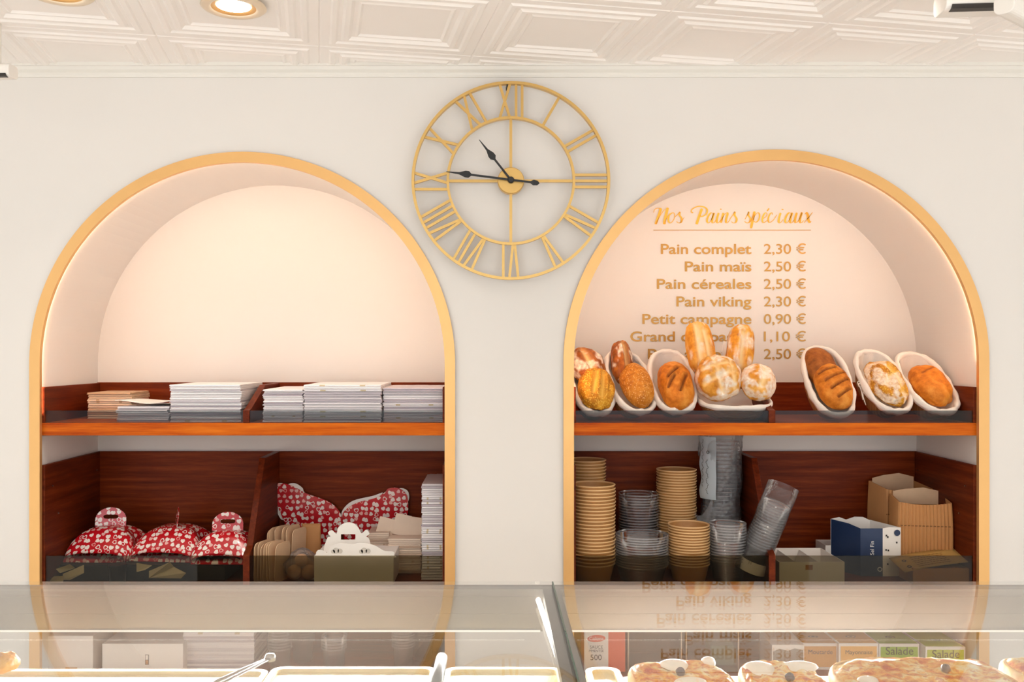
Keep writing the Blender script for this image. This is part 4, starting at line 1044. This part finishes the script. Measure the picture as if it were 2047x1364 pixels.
scrap('folded cream paper with a peaked top below the middle gift box', [(298, 1156), (298, 1142), (340, 1124), (348, 1134), (372, 1146), (362, 1157)], (1, 3), 0.045)
scrap('small cream paper corner left of the peaked paper', [(273, 1144), (273, 1126), (304, 1131), (290, 1140)], (2,), 0.055)
scrap('creased cream paper strip below the left gift box', [(126, 1160), (126, 1148), (168, 1130), (168, 1146), (140, 1160)], (1, 2), 0.05)
scrap('flat cream paper at the far left behind the guard', [(92, 1166), (108, 1153), (128, 1152), (126, 1166)], (1,), 0.04)
scrap('thin pale paper flap poking left under the left gift box', [(112, 1138), (140, 1128), (150, 1136), (120, 1146)], (2,), 0.06)
cn = thing('black_container', 'round black plastic container below the left gift box', 'container', (PX(237, 3.06), 0.052, LSH+0.0005))
MB().lathe([(0.0001, 0), (0.026, 0), (0.029, 0.06), (0.031, 0.064), (0.028, 0.066), (0.0001, 0.062)], 32).build('cup_body', M_blackp, cn, smooth=True)

# flat folded heart cartons standing like a butterfly
def flat_heart(label, outline, liner, Z, off):
    c = P(outline[0][0], 1100, Z)
    t = thing('flat_gift_box', label, 'box', (c.x, Y0+Z, LSH), (0, 0, 0), 'flat heart cartons')
    o3 = [P(a, b, Z)-t.location for a, b in outline]
    pts = [(v.x, v.z) for v in catmull([(v.x, 0, v.z) for v in o3], 5, True)]
    me = MB().prism(pts, -0.002, 0.002, 'Y').mesh('printed_panel', M_heart); heart_uv(me, 1, off); link('printed_panel', me, t)
    for ln in liner:
        o3 = [P(a, b, Z)-t.location for a, b in ln]
        pts = [(v.x, v.z) for v in catmull([(v.x, 0, v.z) for v in o3], 5, True)]
        MB().prism(pts, 0.0025, 0.0045, 'Y').build('white_liner', M_paper, t)
    return t
flat_heart('flat folded heart carton standing as the left butterfly wing', [(552, 972), (562, 966), (585, 972), (615, 988), (655, 1002), (678, 1022), (684, 1045), (676, 1070), (655, 1112), (610, 1128), (590, 1110), (582, 1075), (566, 1038), (554, 1005)],
           [[(575, 970), (590, 967), (604, 976), (610, 986), (640, 998), (600, 1000), (575, 990)], [(552, 980), (548, 1000), (556, 1030), (566, 1040), (575, 1020), (565, 985)]], 3.40, (0.05, 0.3))
flat_heart('flat folded heart carton standing as the right butterfly wing', [(684, 1040), (690, 1020), (715, 1005), (750, 996), (770, 984), (776, 977), (796, 976), (812, 988), (816, 1008), (814, 1032), (800, 1054), (780, 1080), (742, 1116), (700, 1108), (688, 1076)],
           [[(682, 1040), (685, 1020), (705, 1002), (745, 992), (765, 986), (740, 1008), (700, 1030)], [(795, 979), (806, 977), (816, 984), (817, 1000), (808, 1010), (798, 995)]], 3.405, (0.4, 0.1))

# brown paper bags standing on edge
random.seed(5)
bagm = {}
for k in range(13):
    back = k >= 7; kk = k-7 if back else k
    h = (0.165 if back else 0.135)+random.uniform(-0.006, 0.006)
    pts = rrect(-0.045, 0.045, 0, h, 0.02, 5)
    mb = MB().prism(pts, -0.0011, 0.0011, 'X', None)
    x = PX(527 + kk*(9.5 if back else 6.8)+(12 if back else 0), 3.12)
    o = mb.build('paper_bag', M_kraftl, loc=(x, 0.19 if back else 0.085, LSH+0.0008), rot=(0, R(random.uniform(-3, 3)), R(-22+random.uniform(-5, 5))))
    tag(o, 'flat brown paper bag on edge, %s from the divider in the %s row' % (ordinal(kk+1), 'back' if back else 'front'), 'bag', 'flat paper bags beside the left divider')
# clear bag with brown filling
cb = thing('clear_bag', 'crinkled clear bag of brown cookies beside the paper bags', 'bag', (PX(607, 3.10), 0.085, LSH+0.001))
def pouch(u, v):
    an = 2*math.pi*u; vv = v; r = 0.062*(math.sin(math.pi*min(1, 0.12+vv*0.88))**0.6)
    r *= 1+0.25*noise.noise(Vector((math.cos(an)*2, math.sin(an)*2, vv*5)))
    return (r*math.cos(an), r*0.55*math.sin(an), 0.115*vv)
MB().grid(40, 24, pouch, True).build('film', M_bagf, cb, smooth=True)
for k, (x, y, z, r) in enumerate(((-0.028, 0.0, 0.030, 0.027), (0.020, 0.004, 0.028, 0.026), (-0.004, 0.0, 0.070, 0.024))):
    MB().lathe([(0.0001, -r*0.5), (r*0.8, -r*0.42), (r, 0), (r*0.8, r*0.42), (0.0001, r*0.5)], 20, Matrix.Translation((x, y, z)) @ Matrix.Rotation(R(60+20*k), 4, 'X')).build('cookie', M_kraft, cb, smooth=True)
kp = thing('kraft_pouch', 'upright amber kraft pouch behind the crinkled clear bag', 'bag', (PX(622, 3.25), 0.25, LSH+0.001))
MB().grid(12, 14, lambda u, v: ((u-0.5)*0.075*(1-0.1*v), (0.02*(1-v))*(-math.sin(math.pi*u)), 0.165*v)).build('pouch_front', M_kraft, kp, smooth=True).modifiers.new('thick', 'SOLIDIFY').thickness = 0.001
MB().grid(12, 14, lambda u, v: ((u-0.5)*0.075*(1-0.1*v), (0.02*(1-v))*(math.sin(math.pi*u))+0.002, 0.165*v)).build('pouch_back', M_kraft, kp, smooth=True)

# white scalloped cake carrier
ck = thing('cake_carton', 'white scalloped cake carton with an arched handle in front of the hearts', 'box', (PX(708, 3.05), 0.03, LSH+0.0005))
def ox(px, py, Z): v = P(px, py, Z)-ck.location; return (v.x, v.z)
body = [(-0.132, 0.0), (0.135, 0.0), (0.137, 0.098), (-0.132, 0.098)]
MB().prism(body, 0.0, 0.17, 'Y').build('body', M_paper, ck, bevel=0.002)
front = catmull([(x, 0, z) for x, z in [ox(632, 1108, 3.04), ox(636, 1100, 3.04), ox(648, 1101, 3.04), ox(654, 1106, 3.04), ox(662, 1092, 3.04), ox(680, 1086, 3.04), ox(705, 1088, 3.04), ox(722, 1085, 3.04), ox(748, 1090, 3.04), ox(765, 1100, 3.04), ox(774, 1102, 3.04), ox(786, 1103, 3.04), ox(788, 1110, 3.04), ox(780, 1116, 3.04), ox(640, 1115, 3.04)]], 5, True)
MB().prism([(v.x, v.z) for v in front], 0.008, 0.010, 'Y').build('scalloped_front', M_paper, ck)
mb = MB()
for cxp in (672, 728):
    for dx, dy, r in ((0, 0, 6), (8, 1, 5), (-6, 2, 4)):
        x, z = ox(cxp+dx, 1101+dy, 3.04); mb.lathe([(0.0001, 0), (r*0.0017, 0), (r*0.0017, 0.0004)], 14, Matrix.Translation((x, 0.0078, z)) @ Matrix.Rotation(R(90), 4, 'X'))
mb.build('punched_scrolls', plain('scroll_shadow', 'CFC8BE', 0.6), ck)
hp = [ox(a, b, 3.08) for a, b in [(652, 1112), (653, 1078), (660, 1074), (655, 1066), (663, 1061), (672, 1068), (676, 1055), (690, 1046), (706, 1047), (716, 1056), (722, 1067), (732, 1060), (738, 1068), (732, 1074), (738, 1080), (735, 1112)]]
hole = [ox(a, b, 3.08) for a, b in [(681, 1080), (681, 1069), (710, 1069), (710, 1080)]]
def holed(outer, inner, y0, y1):
    bm = bmesh.new(); es = []
    for pts in (outer, inner):
        vs = [bm.verts.new((x, y0, z)) for x, z in pts]; es += [bm.edges.new((vs[i], vs[(i+1) % len(vs)])) for i in range(len(vs))]
    bmesh.ops.triangle_fill(bm, use_beauty=True, edges=es)
    r = bmesh.ops.extrude_face_region(bm, geom=bm.faces[:])
    for v in [g for g in r['geom'] if isinstance(g, bmesh.types.BMVert)]: v.co.y = y1
    bmesh.ops.recalc_face_normals(bm, faces=bm.faces)
    me = bpy.data.meshes.new('panel'); bm.to_mesh(me); bm.free(); return me
me = holed([(v.x, v.z) for v in catmull([(x, 0, z) for x, z in hp], 4, True)], hole, 0.055, 0.058); me.materials.append(M_paper)
link('arched_handle', me, ck)

# pale folded cartons behind it, leaning fan and two flat stacks
px_stack('pale kraft carton %s', 'of the low stack right of the cake carton', 776, 842, 1078, 3.19, 0.12, 0.0062, M_sheetp, name='pale_carton', group='pale cartons right of the cake carton', shelf=LSH)
px_stack('pale kraft carton %s', 'of the stack half hidden by the cake carton', 735, 778, 1066, 3.23, 0.12, 0.0062, M_sheetp, name='pale_carton', group='pale cartons behind the cake carton', shelf=LSH)
for k, (pa, pb, py, tl, lab_) in enumerate(((752, 778, 1048, 14, 'leftmost'), (786, 812, 1052, 12, 'middle'), (822, 842, 1054, 8, 'rightmost'))):
    c = P((pa+pb)/2, 1080, 3.26)
    o = MB().prism(rrect(-0.030, 0.030, 0, 0.075, 0.004), -0.001, 0.001, 'Y').build('carton_flap', M_pale, loc=(c.x, c.y, LSH+0.110+0.012*(k == 1)), rot=(R(-12), R(tl), 0))
    tag(o, '%s pale carton standing on the low stacks under the right wing' % lab_, 'carton', 'upright pale cartons')
_, zz = px_stack('thick pale carton %s', 'of the small pile under the tall white stack', 842, 893, 1120, 3.10, 0.24, 0.009, M_sheet, name='thick_carton', group='cartons under the tall stack', shelf=LSH, base=LSH)
px_stack('white carton %s', 'of the tall stack by the left arch trim', 843, 893, 966, 3.10, 0.26, 0.0075, M_sheet, name='tall_stack_carton', group='white cartons in the tall lower stack', base=zz, jit=0.0012, yaw=0.008)

# ------------------------------------------------------------------ below the counter line: bottom shelves
def crate(name, label, cat, px0, px1, ptop, Zf, depth, mat, group=None, bevel=0.0015):
    xa, xb = PX(px0, Zf), PX(px1, Zf); z1 = PZ(ptop, Zf)
    t = thing(name, label, cat, ((xa+xb)/2, Y0+Zf, BSH+0.0005), group=group)
    MB().box(-(xb-xa)/2, (xb-xa)/2, 0, depth, 0, z1-BSH).build('carton_body', mat, t, bevel=bevel)
    return t, (xb-xa), z1-BSH
t, wd, h = crate('white_box', 'white carton lid tipped forward at the far left of the bottom shelf', 'box', 88, 186, 1272, 3.06, 0.15, M_paper)
MB().box(-0.01, 0.03, -0.001, 0.0, 0.012, 0.024).build('tape_seal', M_kraftl, t)
t, wd, h = crate('white_box', 'stepped white carton between the lid and the printed box', 'box', 150, 214, 1262, 3.22, 0.15, M_paper)
MB().box(-wd/2-0.002, wd/2+0.002, -0.002, 0.10, h-0.004, h).build('lid', M_paper, t)
t, wd, h = crate('printed_box', 'white carton with a small printed emblem on the bottom shelf', 'box', 204, 366, 1288, 3.06, 0.20, M_paper)
mb = MB()
x, z = PX(294, 3.06)-PX(285, 3.06), PZ(1320, 3.06)-BSH
mb.box(x-0.006, x+0.006, -0.0015, 0, z-0.016, z+0.018); mb.build('emblem_frame', M_ink, t)
MB().box(x-0.0045, x+0.0045, -0.002, -0.0014, z+0.001, z+0.0165).build('emblem_field', M_paper, t)
MB().box(x-0.0045, x+0.0045, -0.002, -0.0014, z-0.0145, z-0.001).build('emblem_field', M_kraft, t)
ghb = thing('gift_box', 'flattened red heart printed box on the bottom shelf behind white cartons', 'box', (PX(312, 3.28), 0.275, BSH+0.0005))
me = MB().box(-0.105, 0.105, 0, 0.12, 0, PZ(1258, 3.28)-BSH).mesh('body', M_heart); heart_uv(me, 1, (0.2, 0.6)); link('body', me, ghb)
px_stack('folded white carton %s', 'of the big stack on the bottom shelf', 366, 508, 1252, 3.10, 0.28, 0.0065, M_sheet, group='white cartons on the bottom shelf', shelf=BSH, name='bottom_carton')
px_stack('brown folded carton %s', 'of the stack behind the printed box', 222, 256, 1254, 3.27, 0.12, 0.0065, M_sheetk, group='brown cartons on the bottom shelf', shelf=BSH, name='bottom_carton')
def cup_column(where, px, Z, r, n, pitch, h):
    bowl_stack('clear cup', where, px, Z, r, h, pitch, n, BSH, 'clear', 'clear cups on the left bottom shelf, '+where, 'plastic_cup', 'cup', M_clear)
cup_column('bottom shelf column next to the cartons', 560, 3.12, 0.040, 9, 0.010, 0.075)
cup_column('bottom shelf column second from the cartons', 606, 3.20, 0.040, 12, 0.010, 0.075)
cup_column('shortest column on the bottom shelf', 668, 3.12, 0.042, 5, 0.010, 0.075)
cup_column('bottom column second from the trim', 806, 3.14, 0.038, 9, 0.010, 0.075)
cup_column('bottom column nearest the trim', 846, 3.22, 0.040, 10, 0.010, 0.075)
# right bottom shelf
sc_, wd, h = crate('sauce_carton', 'red and white spicy sauce carton at the left of the right bottom shelf', 'box', 1168, 1250, 1245, 3.08, 0.11, M_red)
xw = PX(1216, 3.08)-sc_.location.x
MB().box(-wd/2-0.0005, xw, -0.0012, 0.0, 0, h).build('white_panel', M_paper, sc_)
mb = MB(); x = (-wd/2+xw)/2
ov = PZ(1277, 3.08)-BSH
MB().prism([(x+0.031*math.cos(R(k*12)), ov+0.012*math.sin(R(k*12))+0.05*0.031*math.cos(R(k*12))) for k in range(30)], -0.0022, -0.0011, 'Y').build('logo_oval', M_red, sc_)
def stick(txt, x0, zb, w_, mat, parent, name='lettering', y=-0.0026, h_=None):
    me = text_mesh(name, txt, mat, w=w_, h=h_); return link(name, me, parent, loc=(x0, y, zb), rot=(R(90), 0, 0))
stick('Colona', x-0.024, ov-0.005, 0.048, M_whiteink, sc_, 'logo_lettering')
stick('SAUCE', x-0.022, PZ(1297, 3.08)-BSH, 0.044, M_ink, sc_, y=-0.0016)
stick('PIMENTÉE', x-0.025, PZ(1304, 3.08)-BSH, 0.05, M_ink, sc_, y=-0.0016)
stick('500', x-0.02, PZ(1320, 3.08)-BSH, 0.038, M_ink, sc_, y=-0.0016)
def bin_(label, px0, px1, ptop, Zf, depth):
    xa, xb = PX(px0, Zf), PX(px1, Zf); z1 = PZ(ptop, Zf)-BSH
    t = thing('clear_bin', label, 'container', ((xa+xb)/2, Y0+Zf, BSH+0.0005), group='clear plastic bins')
    wd = xb-xa
    open_box(MB(), -wd/2, wd/2, 0, depth, 0, z1, 0.0025).build('bin_body', M_clearl, t)
    mb = MB()
    for y in (0, depth): mb.tube([(-wd/2-0.003, y, z1), (wd/2+0.003, y, z1)], 0.003, 8)
    for x in (-wd/2, wd/2): mb.tube([(x, 0, z1), (x, depth, z1)], 0.003, 8); mb.tube([(x, 0, 0.004), (x, 0, z1)], 0.0028, 8)
    mb.build('rim', plain('bin_rim', 'CBB9A8', 0.2, spec=0.8), t, smooth=True); return t
bin_('clear plastic bin beside the red sauce carton', 1256, 1362, 1262, 3.08, 0.20)
gb = bin_('clear plastic bin with a green packet, second from the sauce carton', 1372, 1476, 1262, 3.08, 0.20)
g2 = thing('green_packet', 'green packet lying in the second clear bin', 'packet', (PX(1448, 3.12), 0.13, BSH+0.004))
MB().box(-0.045, 0.04, 0, 0.08, 0, 0.07).build('packet_body', plain('green_pack', '6E8A78', 0.5), g2, bevel=0.004)
wb, wd, h = crate('torn_box', 'white box torn open over a grey print beside the mustard carton', 'box', 1543, 1608, 1290, 3.06, 0.14, M_paper)
MB().prism([(-wd/2+0.004, 0.004), (wd/2-0.004, 0.004), (wd/2-0.004, h-0.018), (wd*0.2, h-0.012), (0, h-0.020), (-wd*0.25, h-0.014), (-wd/2+0.004, h-0.022)], -0.0012, 0, 'Y').build('grey_panel', M_grey, wb)
def sauce_box(label, x0, x1, ytop, Zf, col, word, shift=0.0):
    t, wd, h = crate('sauce_dispenser_box', label, 'box', x0, x1, ytop, Zf, 0.20, M_paper, 'coloured sauce cartons')
    mt = plain('box_'+col, col, 0.45, var=0.04)
    MB().box(-wd/2+0.006, wd/2-0.006, -0.0012, 0, 0.01, h-0.010).build('front_label', mt, t)
    MB().box(-wd/2+0.004, wd/2-0.004, 0.006, 0.19, h, h+0.0008).build('top_label', mt, t)
    stick(word, -wd*0.34+shift, h-0.036, wd*0.68, M_ink, t)
    mb = MB()
    mb.lathe([(0.008, 0), (0.0105, 0), (0.0105, 0.0005)], 24, Matrix.Translation((0.0, 0.07, h+0.0010)) @ Matrix.Diagonal((1.6, 1, 1, 1)))
    mb.lathe([(0.0001, 0), (0.004, 0)], 12, Matrix.Translation((0.0, 0.07, h+0.0012)) @ Matrix.Diagonal((1.6, 1, 1, 1)))
    mb.build('top_emblem', M_ink, t)
    return t
sauce_box('amber mustard carton, first of the coloured sauce cartons', 1604, 1675, 1287, 3.10, 'D89A3C', 'Moutarde')
sauce_box('pale orange mayonnaise carton beside the mustard carton', 1677, 1756, 1287, 3.08, 'F0B450', 'Mayonnaise')
sauce_box('green salad sauce carton next to the mayonnaise', 1757, 1838, 1288, 3.08, '9CC23E', 'Salade')
sauce_box('lime green salad sauce carton at the right end', 1850, 1930, 1294, 3.05, 'BCCB3C', 'Salade')

# ------------------------------------------------------------------ glass display case in front
ZG = 1.478; YB = Y0+ZG; GZ = PZ(1163, ZG)                          # back edge and height of the glass top
YF = -2.25; X0c, X1c = -1.5, 1.6
xs = PX(1104, ZG)
dc = thing('display_case', 'glass topped counter display case across the front of the shop', 'display case', (0, (YB+YF)/2, 0))
oy = dc.location.y
def cb_(x0, x1, y0, y1, z0, z1): return MB().box(x0, x1, y0-oy, y1-oy, z0, z1)
cb_(X0c, xs-0.0006, YF, YB, GZ-0.008, GZ).build('top_glass', M_glass, dc)
cb_(xs+0.0016, X1c, YF, YB, GZ-0.008, GZ).build('top_glass', M_glass, dc)
cb_(xs-0.0006, xs+0.0016, YF, YB, GZ-0.0082, GZ+0.0002).build('glass_seam', M_gedge, dc)
cb_(X0c, X1c, YF-0.008, YF, 0.90, GZ-0.0005).build('front_glass', M_glass, dc)
RB = PZ(1258, ZG)                                                  # lower edge of the back rail
def rail(x0, x1):
    y = YB-oy; t = GZ-0.0085
    prof = [(y, t), (y-0.016, t), (y-0.016, t-0.012), (y-0.0145, t-0.013), (y-0.0135, t-0.040), (y-0.0125, t-0.041), (y-0.012, RB), (y+0.012, RB), (y+0.012, t)]
    r = MB().prism(prof, x0, x1, 'X').build('back_rail', M_alu, dc)
    MB().box(x0+0.004, x1-0.004, y-0.0145, y-0.0122, RB-0.0005, RB+0.0022).build('light_edge', M_edge, r)
    return r
rail(X0c, PX(1084, ZG)); rail(xs+0.012, X1c)
cb_(PX(1084, ZG), xs+0.012, YF+0.02, YB+0.012, GZ-0.022, GZ-0.0085).build('divider_beam', M_alu, dc)
a = P(1076, 1187, 1.462); b = Vector((PX(1140, 1.063), -3+1.063, GZ-0.026)); a.z = GZ-0.026
a.y -= oy; b.y -= oy
MB().tube([a, b], 0.0042, 10).build('led_tube', M_led, dc)
cb_(X0c, X1c, YF+0.03, Y0+1.435, 1.118, 1.126).build('inner_shelf', plain('shelf_enamel', 'EDE3CF', 0.4), dc)
cb_(X0c, X1c, YF+0.0, YB-0.02, 0.0, 0.90).build('base_cabinet', M_paper, dc)
for x in (X0c, X1c-0.02):
    cb_(x, x+0.02, YF, YB, 0.90, GZ-0.009).build('end_panel', M_alu, dc)

# cream serving boards and tools
def board(label, px0, px1, py, Zb, near):
    xa, xb = PX(px0, Zb), PX(px1, Zb); zt = PZ(py, Zb); yb = Y0+Zb
    t = thing('serving_tray', label, 'tray', ((xa+xb)/2, yb, 1.1265), group='cream serving trays')
    wd = xb-xa; h = zt-1.1265; dp = Zb-near
    MB().prism(rrect(-wd/2, wd/2, -dp, 0, 0.016), 0.0, h-0.006, 'Z').build('tray_base', M_cream, t, bevel=0.002)
    o = rrect(-wd/2, wd/2, -dp, 0, 0.018); i = rrect(-wd/2+0.009, wd/2-0.009, -dp+0.009, -0.009, 0.012); n = len(o)
    vs = [(x, y, z) for pts, z in ((o, h-0.006), (o, h), (i, h), (i, h-0.006)) for x, y in pts]
    MB().add(vs, [(r*n+k, r*n+(k+1) % n, (r+1)*n+(k+1) % n, (r+1)*n+k) for r in range(3) for k in range(n)]).build('raised_rim', M_cream, t)
    return t
board('empty cream serving tray at the left edge of the display case', -60, 541, 1338, 1.40, 0.95)
board('empty cream serving tray between the tongs and the grey handle', 547, 873, 1333, 1.40, 0.95)
board('empty cream serving tray left of the glass seam', 890, 1122, 1334, 1.40, 0.95)
board('cream serving tray whose corner shows left of the pizza', 1168, 1236, 1334, 1.36, 0.95)
def tongs(label, p, q, wdt, loc_name):
    t = thing(loc_name, label, 'tongs', p); d = q-p
    n = Vector((0, 0, 1)).cross(d).normalized()*wdt
    for s in (1, -1):
        path = [d*f+n*s*(0.9*math.sin(min(1, f*1.2)*1.6)*0.7+0.1) for f in [k/10 for k in range(11)]]
        MB().tube(path, 0.004, 8, flat=0.5).build('arm', M_steel, t, smooth=True)
    MB().lathe([(0.0001, -0.006), (0.008, -0.004), (0.009, 0.002), (0.006, 0.006), (0.0001, 0.007)], 16, Matrix.Translation(d*0.0)).build('hinge', M_steel, t, smooth=True)
    return t
tongs('steel serving tongs lying slanted across the left trays', P(540, 1316, 1.36), P(395, 1385, 1.16), 0.008, 'serving_tongs')
gh = thing('grey_handle', 'upright grey handled tool between the second and third trays', 'tool', P(884, 1312, 1.33))
v = P(866, 1400, 1.12)-gh.location
MB().tube([Vector((0, 0, 0)), v*0.06, v*0.5, v], [0.004, 0.0085, 0.009, 0.0075], 14).build('grip', plain('grey_plastic', '8F9192', 0.35), gh, smooth=True)
sk = thing('bread_end', 'small baked piece at the left edge of the display case', 'bread', P(4, 1330, 1.34))
link('crust', loaf_mesh('crust', 0.05, 0.045, 0.018, M_gold_b, [], 0.4, 21), sk)

# ------------------------------------------------------------------ pizza slices
def pizza_mat():
    g = N('baked_pizza_top'); v = g.obj()
    a = g.noise(52, 4, v, 0.6); b = g.noise(95, 3, v)
    c = g.ramp(a, [(0.30, lin('C4482A')), (0.40, lin('E58A4A')), (0.48, lin('F4B860')), (0.56, lin('F8DCA0')), (0.68, lin('FBF0D8'))])
    c = g.mix(g.math('MULTIPLY', g.math('GREATER_THAN', b, 0.60), 0.6), c, lin('C6502C'))
    g.l(c, g.b.inputs['Base Color']); g.set(g.b, Roughness=0.35); g.bump(g.math('ADD', a, b), 0.6, 0.006); return g.m
M_pz = pizza_mat()
M_crust = bread_mat('pizza_crust', 'D8923C', 'F0C684', 'F8E2BC', 'F0CF9C')
M_moz = plain('mozzarella', 'FBF3E4', 0.35, var=0.02)
M_olive = plain('black_olive', '4A4C58', 0.3)
def pizza(label, px0, px1, py, Zb, near, rz, moz, olv, seed, top=0.0):
    xa, xb = PX(px0, Zb), PX(px1, Zb); zt = PZ(py, Zb); wd = xb-xa; dp = Zb-near
    t = thing('pizza_slice', label, 'pizza', ((xa+xb)/2, Y0+Zb-dp/2, zt-0.030), (0, 0, R(rz)), 'pizza slices')
    def out(u, infl=0):
        an = 2*math.pi*u; c, s = math.cos(an), math.sin(an); e = 5.0; k = (abs(c)**e+abs(s)**e)**(-1/e)
        wob = 1+0.05*noise.noise(Vector((c*2+seed, s*2, 0)))
        return ((wd/2+infl)*k*c*wob, (dp/2+infl)*k*s*wob)
    def crust(u, v):
        an = -math.pi*0.5+math.pi*v*1.1; x, y = out(u, -0.008+0.007*math.cos(an)); return (x, y, 0.014+0.013*math.sin(an)+0.003*noise.noise(Vector((x*40, y*40, seed))))
    mb = MB().grid(72, 10, crust, True)
    m = mb.build('crust', M_crust, t, smooth=True)
    def topf(u, v):
        x, y = out(u, -0.006); r = max(0.001, 1-v); q = Vector((x*r*45, y*r*45, seed)); return (x*r, y*r, 0.027+0.005*noise.noise(q)+0.003*noise.noise(q*2.3)+(0.004 if v > 0.05 else 0))
    MB().grid(72, 22, topf, True).build('topping', M_pz, t, smooth=True)
    for (u, v2, rx, ry) in moz:
        MB().grid(24, 8, lambda a_, b_: (u*wd/2+rx*(1-b_*0.999)*math.cos(6.2832*a_)*(1+0.15*math.sin(3*6.2832*a_)), v2*dp/2+ry*(1-b_*0.999)*math.sin(6.2832*a_), 0.030+0.008*math.sqrt(max(0, 1-(1-b_)**2))), True).build('mozzarella', M_moz, t, smooth=True)
    for (u, v2) in olv:
        MB().lathe([(0.0001, -0.005), (0.0048, -0.004), (0.0066, 0), (0.0048, 0.004), (0.002, 0.005), (0.0001, 0.003)], 18, Matrix.Translation((u*wd/2, v2*dp/2, 0.035)) @ Matrix.Rotation(R(35), 4, 'X')).build('olive', M_olive, t, smooth=True)
    return t
pizza('pizza slice with mozzarella at the left, beside the tray corner', 1246, 1448, 1316, 1.30, 1.06, 4, [(0.0, 0.72, 0.020, 0.020), (0.72, 0.80, 0.010, 0.014), (0.05, 0.12, 0.022, 0.022)], [(-0.02, 0.42)], 3)
pizza('pizza slice with two white mozzarella pieces, second from left', 1452, 1614, 1318, 1.29, 1.06, -3, [(-0.45, 0.62, 0.020, 0.026), (0.55, 0.70, 0.024, 0.018)], [(0.05, 0.25)], 8)
pizza('wide pizza slice with red bits in front of the sauce cartons', 1622, 1962, 1310, 1.31, 1.06, -2, [(-0.7, 0.1, 0.014, 0.014)], [(0.28, 0.45)], 15)
pizza('pizza slice at the right edge of the display case', 1976, 2140, 1308, 1.32, 1.06, 3, [(0.0, 0.4, 0.014, 0.014)], [(-0.35, 0.5), (-0.1, 0.62), (0.05, 0.45)], 22)
pt = thing('pizza_tray', 'white paper lined tray under the pizza slices', 'tray', (PX(1600, 1.2), Y0+1.2, 1.1265))
zt = PZ(1318, 1.30)-0.0315-1.1265
xa, xb = PX(1240, 1.3)-pt.location.x, PX(2160, 1.3)-pt.location.x
MB().prism(rrect(xa, xb, -0.16, 0.125, 0.02), 0, zt-0.001, 'Z').build('tray_body', M_paper, pt, bevel=0.003)
